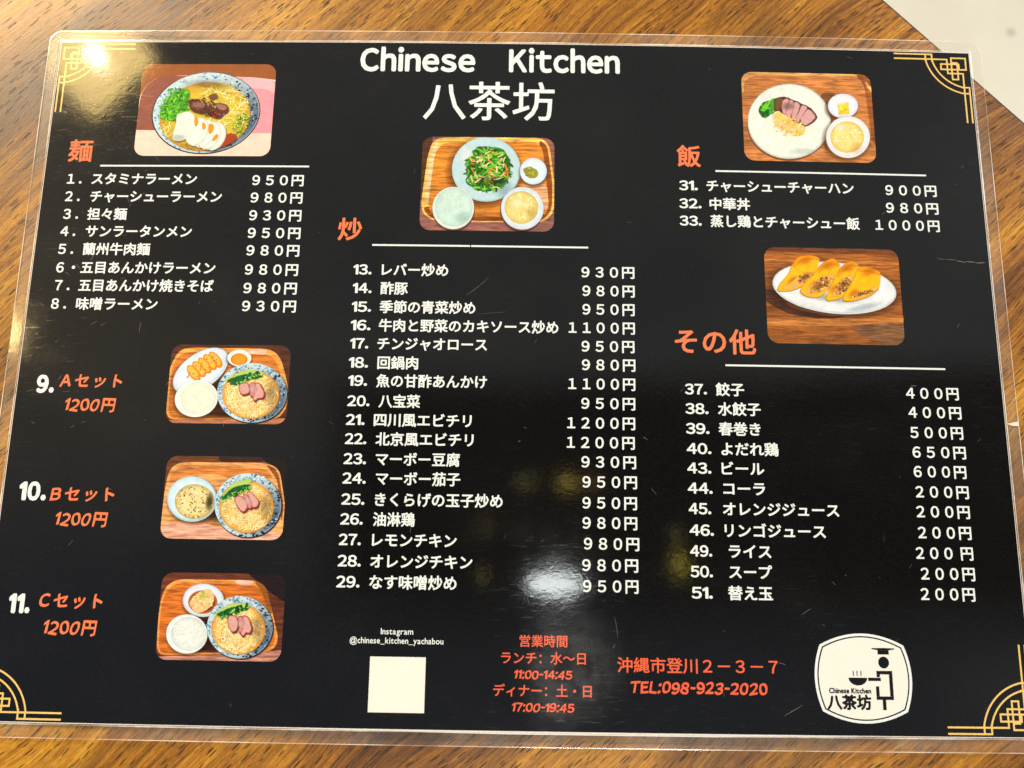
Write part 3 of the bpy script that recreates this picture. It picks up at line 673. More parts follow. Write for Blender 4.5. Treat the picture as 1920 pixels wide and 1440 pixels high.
  ('P','greens',(120,200,70),[-15.34,2.09,-13.22,4.61,-10.57,6.38,-10.33,5.3,-12.42,3.39,-14.22,1.49]),
  ('P','greens',(88,160,72),[-12.08,4.64,-10.0,6.24,-9.83,3.76,-11.1,0.94,-12.54,0.6]),
  ('F','greens',[(30,84,38),(60,130,50),(130,205,90)],[-13.05,2.14,2.58,0.06,0.11,2.48],24,0.6),
  ('P','pork',(92,44,44),[-10.59,5.92,-8.55,6.59,-6.82,6.63,-2.89,4.85,0.48,3.38,3.1,0.04,1.63,-1.69,-0.74,-3.28,-3.0,-2.87,-4.92,-1.38,-7.15,-0.2,-9.32,2.22,-10.79,1.57]),
  ('P','pork',(120,84,50),[-10.3,5.92,-7.7,6.3,-8.72,2.86,-10.5,1.58]),
  ('P','pork',(208,164,164),[-7.73,5.67,-5.98,6.18,-6.86,2.9,-7.69,0.41,-8.29,2.87]),
  ('P','pork',(208,164,164),[-5.57,5.72,-4.6,5.12,-5.06,1.7,-6.47,-0.8,-7.42,0.26,-6.43,2.91]),
  ('P','pork',(208,164,164),[-4.17,5.13,-2.49,4.24,-3.51,1.12,-4.78,-1.38,-5.44,-0.16,-4.6,2.33]),
  ('P','pork',(208,164,164),[-1.79,3.95,-0.1,3.37,-1.97,0.54,-3.68,-2.27,-3.89,-0.74,-2.62,1.76]),
  ('P','pork',(208,164,164),[0.15,2.76,2.44,0.03,0.78,-1.55,-1.3,-3.14,-2.64,-1.33,-1.08,1.18]),
  ('P','chicken',(240,200,120),[-11.43,0.01,-9.35,1.6,-6.61,-0.8,-3.27,-2.57,-1.05,-3.75,-2.32,-6.23,-4.62,-6.59,-7.92,-4.37,-10.98,-2.75]),
  ('G','egg',[(248,206,116),(236,180,90),(250,226,166),(230,206,170)],[-6.43,-2.95,4.66,-2.63,1.4,2.61],150,0.8),
  ('F','egg',[(236,214,184),(214,190,160)],[-8.22,-4.53,3.28,-1.61,0.8,1.69],20,0.7),
  ('E','side_dish',(110,70,44),[10.67,3.33,4.95,0.13,0.27,4.35],None),
  ('E','side_dish',(226,230,242),[11.37,4.03,4.84,0.12,0.26,4.23],(208,214,232)),
  ('P','pickles',(224,206,84),[9.57,4.23,11.19,4.89,13.22,5.1,12.83,3.38,13.27,1.22,11.27,1.48,9.8,0.83,10.05,2.69]),
  ('F','pickles',[(240,226,120),(206,184,60),(226,206,100)],[11.41,2.88,1.58,0.04,0.11,1.8],16,0.8),
  ('E','soup_bowl',(120,76,48),[11.72,-7.42,7.2,0.18,0.45,7.19],None),
  ('E','soup_bowl',(234,234,238),[12.33,-6.73,7.03,0.17,0.45,7.17],(216,218,224)),
  ('E','soup',(238,216,152),[12.05,-6.74,5.32,0.13,0.33,5.33],(222,192,112)),
  ('G','soup',[(244,226,170),(232,206,134),(248,236,196)],[12.05,-6.8,4.57,0.11,0.29,4.59],60,0.8),
  ('H','pork',(236,200,200),[0.31,0.29,2.01,0.05,0.1,1.85],0.5),
  ('H','pork',(90,40,44),[-6.4,3.53,2.87,0.07,0.09,1.86],0.4),
  ('H','soup',(255,250,220),[10.11,-3.48,2.29,0.06,0.11,1.85],0.8),
  ('H','soup',(200,166,90),[14.53,-10.4,2.57,0.06,0.18,2.74],0.3),
  ('H','side_dish',(248,250,255),[9.79,5.48,2.31,0.06,0.11,1.87],0.7),
 ]),
 ((99.2, 21.75, 41.8, 30.5), (164, 104, 54), 'printed photo of cut spring rolls on an oval white plate', [
  ('P','table',(120,72,36),[-21.69,15.86,22.8,16.8,22.54,13.32,-21.78,13.83]),
  ('P','table',(188,124,68),[-21.88,11.53,22.39,11.3,22.3,10.14,-21.93,10.38]),
  ('P','table',(92,54,28),[-22.3,1.52,-17.92,1.61,-13.81,-3.96,-3.57,-6.29,4.62,-6.42,-3.65,-7.7,-14.45,-5.94,-19.25,-3.5,-22.4,-0.74]),
  ('P','table',(196,134,78),[-22.7,-7.77,22.68,-6.61,22.59,-7.74,1.69,-9.55,-22.78,-9.73]),
  ('P','table',(138,100,70),[3.87,-9.65,22.57,-8.02,21.88,-16.93,14.92,-15.41,8.28,-13.04]),
  ('E','plate',(64,38,22),[-0.21,1.95,19.03,-1.7,1.32,8.21],None),
  ('E','plate',(204,210,216),[0.37,2.53,18.98,-1.69,1.31,8.16],None),
  ('E','plate',(230,234,240),[0.38,2.76,18.55,-1.65,1.24,7.71],(222,227,234)),
  ('E','plate',(218,224,230),[0.97,1.12,14.13,-1.26,0.82,5.09],(228,232,238)),
  ('H','plate',(255,255,255),[-7.23,-3.42,5.91,-0.75,0.21,1.12],0.5),
  ('H','plate',(180,188,198),[8.91,-3.52,7.08,1.67,-0.19,1.37],0.6),
  ('H','plate',(150,140,130),[-1.6,-0.63,11.32,-1.43,0.33,1.69],0.45),
  ('P','spring_roll',(170,96,24),[-17.4,0.99,-16.62,3.14,-13.43,6.62,-12.48,9.21,-10.4,11.98,-7.06,12.54,-4.32,11.96,-4.1,11.1,-5.08,8.21,-5.73,6.48,-7.48,4.74,-9.78,2.7,-13.15,1.22]),
  ('P','spring_roll',(247,186,30),[-17.25,1.19,-16.47,3.34,-13.28,6.82,-12.33,9.42,-10.26,12.19,-6.91,12.75,-4.17,12.17,-3.95,11.31,-4.94,8.42,-5.58,6.69,-7.33,4.94,-9.63,2.9,-13.0,1.42]),
  ('P','spring_roll',(224,156,56),[-12.33,9.42,-10.26,12.19,-6.91,12.75,-4.17,12.17,-4.08,11.45,-6.95,11.97,-9.75,11.19,-11.53,8.86]),
  ('H','spring_roll',(206,124,44),[-8.27,10.9,2.91,1.14,-0.48,1.61],0.6),
  ('H','spring_roll',(255,206,60),[-9.01,8.63,2.64,1.03,-0.56,1.87],0.8),
  ('H','spring_roll',(200,120,30),[-12.24,4.56,2.1,1.51,-0.88,1.38],0.6),
  ('P','spring_roll',(222,176,98),[-15.97,2.21,-13.45,3.4,-10.86,5.72,-8.04,7.07,-5.41,7.4,-5.89,6.11,-8.49,3.78,-11.32,2.16,-14.1,1.4]),
  ('H','spring_roll',(110,64,34),[-8.38,5.77,2.63,1.46,-0.52,1.12],0.6),
  ('G','spring_roll',[(240,206,120),(130,76,46),(52,42,30),(206,140,80),(190,84,56),(96,70,40)],[-8.38,5.77,2.63,1.46,-0.52,1.12],26,0.6),
  ('P','spring_roll',(170,96,24),[-10.43,0.7,-9.49,2.99,-5.75,6.2,-4.52,8.51,-2.76,10.27,0.09,11.71,1.42,10.93,2.43,9.23,1.48,7.2,0.53,5.18,-1.88,1.72,-4.48,-0.6,-7.77,-0.66]),
  ('P','spring_roll',(247,186,30),[-10.29,0.9,-9.34,3.19,-5.6,6.4,-4.37,8.71,-2.61,10.47,0.24,11.91,1.57,11.13,2.58,9.43,1.63,7.4,0.68,5.39,-1.73,1.92,-4.33,-0.4,-7.62,-0.46]),
  ('P','spring_roll',(224,156,56),[-4.22,8.86,-2.61,10.47,0.24,11.91,1.57,11.13,2.44,9.43,0.14,10.24,-2.12,9.33,-4.46,6.99]),
  ('H','spring_roll',(206,124,44),[-1.15,9.45,2.92,1.14,-0.47,1.61],0.6),
  ('H','spring_roll',(255,206,60),[-2.39,7.27,2.65,1.03,-0.55,1.87],0.8),
  ('H','spring_roll',(200,120,30),[-5.65,3.22,2.11,1.51,-0.87,1.38],0.6),
  ('P','spring_roll',(222,176,98),[-8.64,0.93,-7.45,2.66,-4.58,4.99,-2.01,6.47,0.9,6.76,0.39,5.09,-2.0,1.92,-4.81,0.73,-7.31,0.11]),
  ('H','spring_roll',(110,64,34),[-3.85,3.3,3.63,2.33,-0.93,1.67],0.6),
  ('G','spring_roll',[(240,206,120),(130,76,46),(52,42,30),(206,140,80),(190,84,56),(96,70,40)],[-3.85,3.3,3.63,2.33,-0.93,1.67],60,0.6),
  ('P','spring_roll',(170,96,24),[-2.59,-1.13,-1.02,2.31,1.46,6.91,3.27,9.53,5.85,10.88,7.74,10.2,7.77,8.48,6.6,5.31,4.45,1.85,2.09,-0.75,-1.81,-1.82]),
  ('P','spring_roll',(247,186,30),[-2.44,-0.92,-0.87,2.51,1.61,7.12,3.43,9.74,6.0,11.08,7.9,10.4,7.92,8.68,6.75,5.51,4.6,2.05,2.24,-0.55,-1.66,-1.62]),
  ('P','spring_roll',(224,156,56),[2.21,7.99,3.43,9.74,6.0,11.08,7.9,10.4,7.96,9.26,5.94,10.08,3.91,8.6,1.52,5.69]),
  ('H','spring_roll',(206,124,44),[4.83,8.76,2.93,1.14,-0.47,1.61],0.6),
  ('H','spring_roll',(255,206,60),[3.86,6.33,2.66,1.03,-0.54,1.87],0.8),
  ('H','spring_roll',(200,120,30),[0.58,2.28,2.12,1.51,-0.86,1.38],0.6),
  ('P','spring_roll',(222,176,98),[-0.45,0.25,1.09,3.11,2.88,5.43,5.73,6.77,6.66,6.22,4.66,2.9,2.29,0.16,0.34,-0.3]),
  ('H','spring_roll',(110,64,34),[3.02,3.15,2.69,2.67,-1.09,1.18],0.6),
  ('G','spring_roll',[(240,206,120),(130,76,46),(52,42,30),(206,140,80),(190,84,56),(96,70,40)],[3.02,3.15,2.69,2.67,-1.09,1.18],54,0.6),
  ('P','spring_roll',(170,96,24),[2.63,-1.02,4.45,1.85,6.91,5.88,7.95,9.06,11.0,9.18,14.76,7.48,14.26,4.33,13.69,2.04,10.36,-0.3,6.16,-1.52,3.13,-1.72]),
  ('P','spring_roll',(247,186,30),[2.78,-0.82,4.6,2.05,7.06,6.09,8.1,9.26,11.15,9.38,14.91,7.68,14.41,4.53,13.84,2.24,10.51,-0.1,6.31,-1.32,3.28,-1.52]),
  ('P','spring_roll',(224,156,56),[8.08,8.97,11.15,9.38,14.91,7.68,14.3,6.81,11.08,8.32,8.28,7.83]),
  ('H','spring_roll',(206,124,44),[11.28,7.82,2.94,1.14,-0.46,1.61],0.6),
  ('H','spring_roll',(255,206,60),[9.45,4.83,2.66,1.03,-0.54,1.86],0.8),
  ('H','spring_roll',(200,120,30),[6.16,0.78,2.12,1.51,-0.86,1.38],0.6),
  ('P','spring_roll',(222,176,98),[5.0,-0.35,9.22,1.15,13.83,3.38,13.7,2.24,10.53,0.24,6.34,-0.89]),
  ('H','spring_roll',(110,64,34),[9.49,1.01,3.75,1.3,-0.17,0.67],0.6),
  ('G','spring_roll',[(240,206,120),(130,76,46),(52,42,30),(206,140,80),(190,84,56),(96,70,40)],[9.49,1.01,3.75,1.3,-0.17,0.67],26,0.6),
 ]),
 ((-84.1, -8.4, 36.3, 24.0), (96, 56, 34), 'printed photo of noodle bowl, gyoza, rice and dip on a tray', [
  ('P','table',(206,142,112),[-19.09,-11.11,4.27,-10.6,19.62,-10.18,19.84,-13.44,-18.82,-13.91]),
  ('P','tray',(238,168,98),[-13.34,11.08,10.9,10.97,13.83,9.68,15.67,7.05,18.22,-1.26,18.01,-6.92,15.9,-10.23,3.33,-10.5,-16.51,-11.08,-18.09,-9.23,-18.37,1.18,-18.4,4.05,-17.1,7.91,-15.63,10.09]),
  ('P','tray',(206,132,70),[-13.94,9.87,10.8,9.16,13.24,7.99,14.87,4.89,17.53,-3.16,17.33,-7.16,15.39,-9.53,3.3,-10.03,-15.85,-10.56,-17.53,-8.98,-17.58,-2.14,-17.78,3.82,-16.58,7.43]),
  ('H','tray',(84,42,22),[-0.79,-5.73,16.17,0.19,-0.44,5.41],0.95),
  ('H','tray',(40,20,12),[-2.98,-1.98,4.7,0.05,-0.64,7.81],0.95),
  ('H','tray',(60,30,18),[0.66,-9.24,9.81,0.12,-0.11,1.4],0.8),
  ('P','tray',(232,196,180),[4.52,10.73,10.93,10.66,10.79,9.28,5.82,9.3]),
  ('E','plate',(104,58,32),[-9.09,3.31,7.45,5.7,-3.43,4.37],None),
  ('E','plate',(196,210,226),[-8.79,3.98,7.37,5.64,-3.39,4.32],None),
  ('E','plate',(214,225,238),[-8.93,4.2,7.13,5.46,-3.18,4.05],(204,216,232)),
  ('E','gyoza',(222,132,54),[-4.55,7.36,1.91,-2.22,1.08,0.93],None),
  ('E','gyoza',(244,186,96),[-4.71,7.55,1.81,-2.1,0.94,0.81],(232,150,64)),
  ('E','gyoza',(222,132,54),[-6.15,6.62,1.91,-2.21,1.08,0.93],None),
  ('E','gyoza',(244,186,96),[-6.31,6.81,1.81,-2.1,0.94,0.81],(232,150,64)),
  ('E','gyoza',(222,132,54),[-7.72,5.53,1.91,-2.21,1.08,0.93],None),
  ('E','gyoza',(244,186,96),[-7.88,5.72,1.81,-2.1,0.94,0.81],(232,150,64)),
  ('E','gyoza',(222,132,54),[-9.28,4.43,1.91,-2.21,1.08,0.93],None),
  ('E','gyoza',(244,186,96),[-9.44,4.62,1.82,-2.1,0.94,0.81],(232,150,64)),
  ('E','gyoza',(222,132,54),[-10.83,3.22,1.91,-2.2,1.08,0.92],None),
  ('E','gyoza',(244,186,96),[-10.99,3.41,1.82,-2.09,0.94,0.8],(232,150,64)),
  ('G','gyoza',[(214,112,50),(250,206,124),(196,92,48)],[-7.84,5.36,4.74,3.63,-1.07,1.36],50,0.5),
  ('E','sauce_dish',(90,50,30),[2.63,7.63,3.74,0.04,-0.21,2.69],None),
  ('E','sauce_dish',(238,234,228),[2.67,7.99,3.6,0.04,-0.2,2.55],None),
  ('E','sauce',(228,156,66),[2.63,7.58,2.51,0.03,-0.14,1.78],(206,128,44)),
  ('E','rice_bowl',(70,38,22),[-9.18,-5.12,6.31,1.45,-1.6,5.34],None),
  ('E','rice_bowl',(234,236,232),[-9.35,-4.53,6.23,1.43,-1.62,5.39],None),
  ('E','rice',(226,230,216),[-8.77,-4.41,5.1,1.17,-1.38,4.61],(214,220,206)),
  ('G','rice',[(234,236,224),(218,223,208),(238,240,232)],[-8.89,-4.41,4.74,1.08,-1.24,4.15],110,0.5),
  ('E','noodle_bowl',(24,26,34),[7.5,-2.81,10.64,0.12,-0.68,9.17],None),
  ('E','noodle_bowl',(176,204,220),[7.29,-2.57,10.43,0.12,-0.67,8.98],None),
  ('B','noodle_bowl',None,[7.29,-2.57,10.43,0.12,-0.67,8.98],0.78),
  ('E','noodles',(240,208,140),[7.0,-3.1,8.55,0.1,-0.55,7.36],(208,156,78)),
  ('N','noodles',[(250,230,178),(242,214,150),(252,238,200),(226,176,98),(246,222,164),(250,234,190)],[7.02,-3.28,8.24,0.1,-0.52,7.0],210,(3.6,0.25)),
  ('F','noodles',[(214,146,64),(224,160,80),(190,116,44)],[7.22,-4.7,6.46,0.08,-0.33,4.48],12,0.8),
  ('N','noodles',[(250,230,180),(244,218,158),(236,200,130)],[7.05,-3.99,7.71,0.09,-0.46,6.09],90,(3.2,0.22)),
  ('H','noodles',(110,60,20),[13.15,-2.74,2.71,0.03,-0.38,5.38],0.42),
  ('H','noodles',(255,246,220),[5.44,-5.73,4.16,0.05,-0.2,2.68],0.18),
  ('P','greens',(178,204,116),[-1.12,0.94,3.51,3.61,6.76,4.25,10.84,3.22,9.02,2.36,5.52,1.97,2.78,0.75,-0.5,0.59]),
  ('P','greens',(30,98,46),[-0.39,0.88,3.83,2.55,6.77,2.96,10.42,2.33,8.76,1.8,5.6,1.54,3.12,0.77,0.16,0.67]),
  ('F','greens',[(20,84,40),(14,66,34),(40,118,56),(30,100,48)],[4.81,1.55,4.55,1.97,-0.42,0.88],40,1.1),
  ('F','greens',[(120,184,84),(160,206,110)],[5.53,1.32,4.23,1.83,-0.38,0.79],14,0.7),
  ('P','pork',(110,46,50),[3.77,-0.43,6.08,0.07,7.08,-2.29,6.69,-3.24,4.73,-3.74,3.78,-2.09]),
  ('P','pork',(164,68,70),[3.51,-0.1,5.82,0.4,6.82,-1.96,6.43,-2.91,4.47,-3.41,3.52,-1.76]),
  ('P','pork',(212,164,160),[3.67,-0.19,5.66,0.25,6.53,-1.83,6.19,-2.66,4.51,-3.1,3.69,-1.65]),
  ('H','pork',(230,198,190),[4.79,-1.3,1.03,0.01,-0.11,1.42],0.6),
  ('P','pork',(110,46,50),[6.69,-0.16,8.2,0.09,9.31,-2.26,8.3,-4.4,7.19,-3.71,7.43,-2.29]),
  ('P','pork',(164,68,70),[6.43,0.17,7.94,0.42,9.05,-1.94,8.04,-4.07,6.93,-3.38,7.18,-1.96]),
  ('P','pork',(198,142,144),[6.54,0.03,7.83,0.25,8.79,-1.82,7.92,-3.71,6.97,-3.1,7.18,-1.84]),
  ('H','pork',(230,198,190),[7.29,-1.47,1.03,0.01,-0.11,1.42],0.6),
  ('P','pork',(110,46,50),[8.43,0.1,9.86,-0.12,11.49,-3.18,11.12,-4.6,9.48,-4.62,8.62,-5.58,8.08,-4.64,9.58,-2.73]),
  ('P','pork',(164,68,70),[8.17,0.43,9.6,0.2,11.23,-2.86,10.86,-4.28,9.22,-4.3,8.36,-5.25,7.82,-4.31,9.32,-2.41]),
  ('P','pork',(212,164,160),[8.28,0.13,9.5,-0.07,10.91,-2.76,10.6,-4.01,9.19,-4.03,8.44,-4.87,7.98,-4.04,9.27,-2.37]),
  ('H','pork',(230,198,190),[9.02,-2.52,1.03,0.01,-0.1,1.42],0.6),
 ]),
 ((-82.7, -42.15, 35.8, 24.0), (122, 76, 46), 'printed photo of noodle bowl and fried rice on a tray', [
  ('P','table',(34,22,16),[7.84,13.24,19.38,13.39,21.12,-13.37,18.19,-13.42,18.17,-2.97,16.13,6.94,14.84,8.98,11.52,10.3]),
  ('P','table',(64,40,26),[-2.57,13.11,9.0,13.26,11.51,10.42,-2.35,10.35]),
  ('P','tray',(234,174,118),[-13.46,10.21,11.52,10.3,14.84,8.98,16.13,6.94,18.28,-2.97,17.74,-10.11,17.81,-14.52,-18.44,-15.07,-17.94,-8.4,-17.74,1.49,-17.19,6.73,-15.9,9.03]),
  ('P','tray',(150,92,48),[11.54,9.96,14.4,8.63,15.68,6.71,17.83,-2.97,17.3,-7.0,15.33,5.11,13.06,8.04]),
  ('H','tray',(60,32,18),[-9.13,-2.01,8.26,0.12,-0.64,7.19],0.9),
  ('H','tray',(36,20,12),[-2.35,-3.48,4.12,0.06,-0.48,5.83],0.95),
  ('P','tray',(214,142,84),[-13.85,9.4,10.94,8.7,13.11,7.36,14.16,5.55,2.7,4.94,-2.05,6.7,-9.91,6.82,-16.32,3.55,-16.74,5.59]),
  ('P','tray',(232,178,158),[-17.57,-7.51,-5.46,-7.33,3.89,-10.09,17.48,-9.67,17.81,-14.52,-18.44,-15.07]),
  ('E','plate',(70,42,26),[-8.84,-1.33,7.23,0.1,-0.56,6.3],None),
  ('E','plate',(176,204,220),[-9.49,-0.55,7.3,0.1,-0.58,6.56],None),
  ('E','plate',(210,229,238),[-9.54,-0.43,7.03,0.1,-0.56,6.29],(192,216,230)),
  ('E','fried_rice',(226,212,164),[-8.61,-1.32,5.74,0.08,-0.44,5.0],(190,170,110)),
  ('G','fried_rice',[(238,226,178),(214,198,140),(240,222,120),(150,120,80),(246,240,214),(120,104,60)],[-8.61,-1.32,5.32,0.07,-0.41,4.61],190,0.48),
  ('G','fried_rice',[(54,44,30),(190,90,60)],[-8.25,-1.54,5.16,0.07,-0.39,4.5],18,0.4),
  ('H','fried_rice',(58,52,28),[-4.26,-1.26,1.42,-0.17,0.2,3.35],0.85),
  ('E','noodle_bowl',(24,26,34),[7.34,-2.27,9.91,0.14,-0.7,9.33],None),
  ('E','noodle_bowl',(176,204,220),[7.14,-2.05,9.71,0.14,-0.69,9.16],None),
  ('B','noodle_bowl',None,[7.14,-2.05,9.71,0.14,-0.69,9.16],0.78),
  ('E','noodles',(240,208,140),[6.86,-2.55,7.96,0.11,-0.57,7.5],(208,156,78)),
  ('N','noodles',[(250,230,178),(242,214,150),(252,238,200),(226,176,98),(246,222,164),(250,234,190)],[6.87,-2.72,7.67,0.11,-0.54,7.13],210,(3.6,0.25)),
  ('F','noodles',[(214,146,64),(224,160,80),(190,116,44)],[7.07,-4.07,6.01,0.09,-0.35,4.56],12,0.8),
  ('N','noodles',[(250,230,180),(244,218,158),(236,200,130)],[6.9,-3.4,7.18,0.1,-0.47,6.21],90,(3.2,0.22)),
  ('H','noodles',(110,60,20),[12.59,-2.2,2.52,0.04,-0.39,5.49],0.42),
  ('H','noodles',(255,246,220),[5.45,-5.27,3.88,0.06,-0.21,2.73],0.18),
  ('P','greens',(178,204,116),[-0.87,-0.94,1.75,3.61,5.99,5.26,8.18,5.29,6.57,3.68,3.71,2.05,1.56,0.22,-0.37,-1.39]),
  ('P','greens',(30,98,46),[-0.34,-0.26,2.12,2.58,5.96,3.62,7.93,3.64,6.45,2.64,3.85,1.62,1.87,0.47,0.09,-0.53]),
  ('F','greens',[(20,84,40),(14,66,34),(40,118,56),(30,100,48)],[3.59,1.67,4.43,1.88,-0.41,0.83],40,1.1),
  ('F','greens',[(120,184,84),(160,206,110)],[4.3,1.45,4.12,1.75,-0.37,0.75],14,0.7),
  ('P','pork',(110,46,50),[3.29,-0.44,5.18,0.27,6.67,-1.29,7.72,-3.07,6.47,-4.66,4.77,-3.34]),
  ('P','pork',(164,68,70),[3.03,-0.12,4.93,0.58,6.42,-0.98,7.47,-2.76,6.22,-4.35,4.52,-3.03]),
  ('P','pork',(212,164,160),[3.32,-0.23,4.94,0.38,6.23,-0.99,7.14,-2.56,6.06,-3.95,4.6,-2.79]),
  ('H','pork',(230,198,190),[5.14,-1.47,1.01,0.01,-0.1,1.35],0.6),
  ('P','pork',(110,46,50),[5.83,0.73,7.0,0.52,8.75,-1.49,8.67,-3.51,7.74,-3.3,7.15,-1.51]),
  ('P','pork',(164,68,70),[5.58,1.04,6.74,0.83,8.5,-1.17,8.42,-3.2,7.49,-2.99,6.9,-1.2]),
  ('P','pork',(198,142,144),[5.76,0.87,6.76,0.69,8.27,-1.08,8.21,-2.86,7.41,-2.67,6.9,-1.1]),
  ('H','pork',(230,198,190),[6.97,-0.81,1.01,0.01,-0.1,1.35],0.6),
  ('P','pork',(110,46,50),[6.93,1.42,8.07,1.43,10.8,-1.46,10.44,-2.81,9.11,-3.28,8.75,-1.49]),
  ('P','pork',(164,68,70),[6.67,1.73,7.82,1.75,10.55,-1.15,10.19,-2.5,8.86,-2.97,8.5,-1.17]),
  ('P','pork',(212,164,160),[6.91,1.53,7.9,1.54,10.25,-1.01,9.94,-2.2,8.8,-2.61,8.48,-1.03]),
  ('H','pork',(230,198,190),[8.47,-0.41,1.01,0.01,-0.1,1.35],0.6),
 ]),
 ((-80.9, -75.7, 35.8, 24.0), (110, 62, 42), 'printed photo of noodle bowl, rice and steamed chicken on a tray', [
  ('P','table',(40,24,18),[5.87,12.99,18.24,13.18,18.87,3.67,13.03,7.24,11.57,8.95,8.77,10.42]),
  ('P','table',(206,150,134),[-18.89,-11.2,-7.82,-10.8,1.02,-10.43,14.21,-9.37,18.58,-8.66,18.89,-13.27,-18.62,-13.93]),
  ('P','tray',(238,164,100),[-13.74,10.11,8.78,10.21,11.57,8.95,12.83,7.02,16.76,-5.32,16.31,-7.86,14.21,-9.41,1.0,-10.22,-16.48,-10.84,-17.67,-8.86,-17.98,0.07,-17.57,5.24,-16.49,8.07]),
  ('P','tray',(208,124,64),[-14.11,9.19,8.43,8.9,10.75,7.85,12.28,5.29,15.92,-5.33,15.62,-7.45,13.51,-8.85,0.96,-9.7,-15.86,-10.31,-17.12,-8.85,-17.53,0.07,-16.94,5.68]),
  ('H','tray',(78,38,22),[-2.03,-5.84,15.11,0.26,-0.37,4.44],0.95),
  ('H','tray',(40,20,12),[-3.39,-2.89,4.23,0.07,-0.58,6.8],0.95),
  ('H','tray',(60,30,18),[-3.53,-9.04,10.64,0.18,-0.11,1.26],0.8),
  ('P','tray',(236,200,190),[2.72,10.07,8.57,10.07,8.43,8.9,4.39,8.83]),
  ('P','tray',(164,106,52),[8.79,10.1,11.35,8.84,12.61,6.91,14.62,0.6,13.38,2.3,11.47,7.21]),
  ('E','plate',(84,44,26),[-5.19,3.82,5.94,0.1,-0.39,4.56],None),
  ('E','plate',(202,212,226),[-5.47,4.42,5.87,0.1,-0.39,4.56],None),
  ('E','plate',(220,228,240),[-5.55,4.57,5.56,0.09,-0.37,4.26],(208,218,232)),
  ('E','sauce',(74,36,22),[-5.54,3.92,4.15,0.07,-0.28,3.22],(196,110,60)),
  ('P','chicken',(236,196,146),[-9.35,3.86,-6.68,6.71,-3.83,7.62,-2.53,5.48,-2.79,3.32,-4.46,1.79,-6.84,0.9,-8.28,1.94]),
  ('G','chicken',[(244,212,164),(226,178,124),(250,226,186)],[-5.78,4.14,2.77,1.66,-1.41,2.03],60,0.8),
  ('F','chicken',[(140,180,80),(170,200,100)],[-5.69,5.75,1.35,0.02,-0.09,1.08],16,0.6),
  ('E','rice_bowl',(60,32,20),[-8.86,-5.32,5.9,0.1,-0.46,5.19],None),
  ('E','rice_bowl',(224,231,236),[-9.35,-4.91,5.86,0.1,-0.48,5.3],None),
  ('E','rice',(222,228,226),[-8.79,-4.9,4.94,0.08,-0.4,4.49],(206,214,214)),
  ('G','rice',[(230,235,233),(214,221,219),(236,240,238)],[-8.9,-4.9,4.56,0.08,-0.37,4.13],110,0.5),
  ('E','noodle_bowl',(24,26,34),[5.82,-2.99,9.49,0.16,-0.67,8.62],None),
  ('E','noodle_bowl',(176,204,220),[5.63,-2.78,9.29,0.15,-0.65,8.46],None),
  ('B','noodle_bowl',None,[5.63,-2.78,9.29,0.15,-0.65,8.46],0.78),
  ('E','noodles',(240,208,140),[5.35,-3.26,7.62,0.13,-0.54,6.93],(208,156,78)),
  ('N','noodles',[(250,230,178),(242,214,150),(252,238,200),(226,176,98),(246,222,164),(250,234,190)],[5.37,-3.43,7.34,0.12,-0.51,6.59],210,(3.6,0.25)),
  ('F','noodles',[(214,146,64),(224,160,80),(190,116,44)],[5.55,-4.7,5.75,0.1,-0.33,4.22],12,0.8),
  ('N','noodles',[(250,230,180),(244,218,158),(236,200,130)],[5.39,-4.06,6.87,0.11,-0.45,5.74],90,(3.2,0.22)),
  ('H','noodles',(110,60,20),[10.84,-2.91,2.41,0.04,-0.37,5.07],0.42),
  ('H','noodles',(255,246,220),[4.0,-5.77,3.71,0.06,-0.2,2.52],0.18),
  ('P','greens',(178,204,116),[-1.8,0.59,2.45,3.34,5.32,3.82,8.5,3.12,6.99,2.45,4.34,1.98,1.77,0.65,-1.32,0.17]),
  ('P','greens',(30,98,46),[-1.15,0.64,2.73,2.37,5.32,2.67,8.17,2.25,6.79,1.83,4.41,1.53,2.06,0.69,-0.73,0.38]),
  ('F','greens',[(20,84,40),(14,66,34),(40,118,56),(30,100,48)],[3.29,1.38,4.31,1.8,-0.4,0.79],40,1.1),
  ('F','greens',[(120,184,84),(160,206,110)],[3.98,1.18,4.01,1.67,-0.36,0.71],14,0.7),
  ('P','pork',(110,46,50),[2.46,-0.19,4.67,0.06,5.5,-2.06,5.21,-3.98,3.93,-4.64,2.63,-2.32]),
  ('P','pork',(164,68,70),[2.21,0.1,4.42,0.35,5.26,-1.77,4.96,-3.69,3.68,-4.35,2.38,-2.03]),
  ('P','pork',(212,164,160),[2.38,-0.05,4.29,0.17,5.01,-1.7,4.76,-3.39,3.65,-3.97,2.53,-1.93]),
  ('H','pork',(230,198,190),[3.53,-1.61,0.98,0.02,-0.1,1.28],0.6),
  ('P','pork',(110,46,50),[5.24,-0.15,6.47,-0.13,7.41,-2.24,7.02,-4.38,5.94,-4.82,6.2,-2.48]),
  ('P','pork',(164,68,70),[5.0,0.15,6.22,0.17,7.17,-1.95,6.77,-4.08,5.7,-4.53,5.96,-2.18]),
  ('P','pork',(198,142,144),[5.1,-0.03,6.16,-0.02,6.97,-1.88,6.64,-3.76,5.71,-4.15,5.93,-2.09]),
  ('H','pork',(230,198,190),[5.85,-1.78,0.98,0.02,-0.1,1.28],0.6),
  ('P','pork',(110,46,50),[6.68,0.09,8.03,-0.1,9.49,-3.27,9.05,-4.77,7.68,-4.37,7.11,-5.65,6.38,-4.81,7.76,-2.45]),
  ('P','pork',(164,68,70),[6.43,0.39,7.78,0.19,9.25,-2.98,8.8,-4.47,7.44,-4.07,6.87,-5.35,6.14,-4.52,7.52,-2.16]),
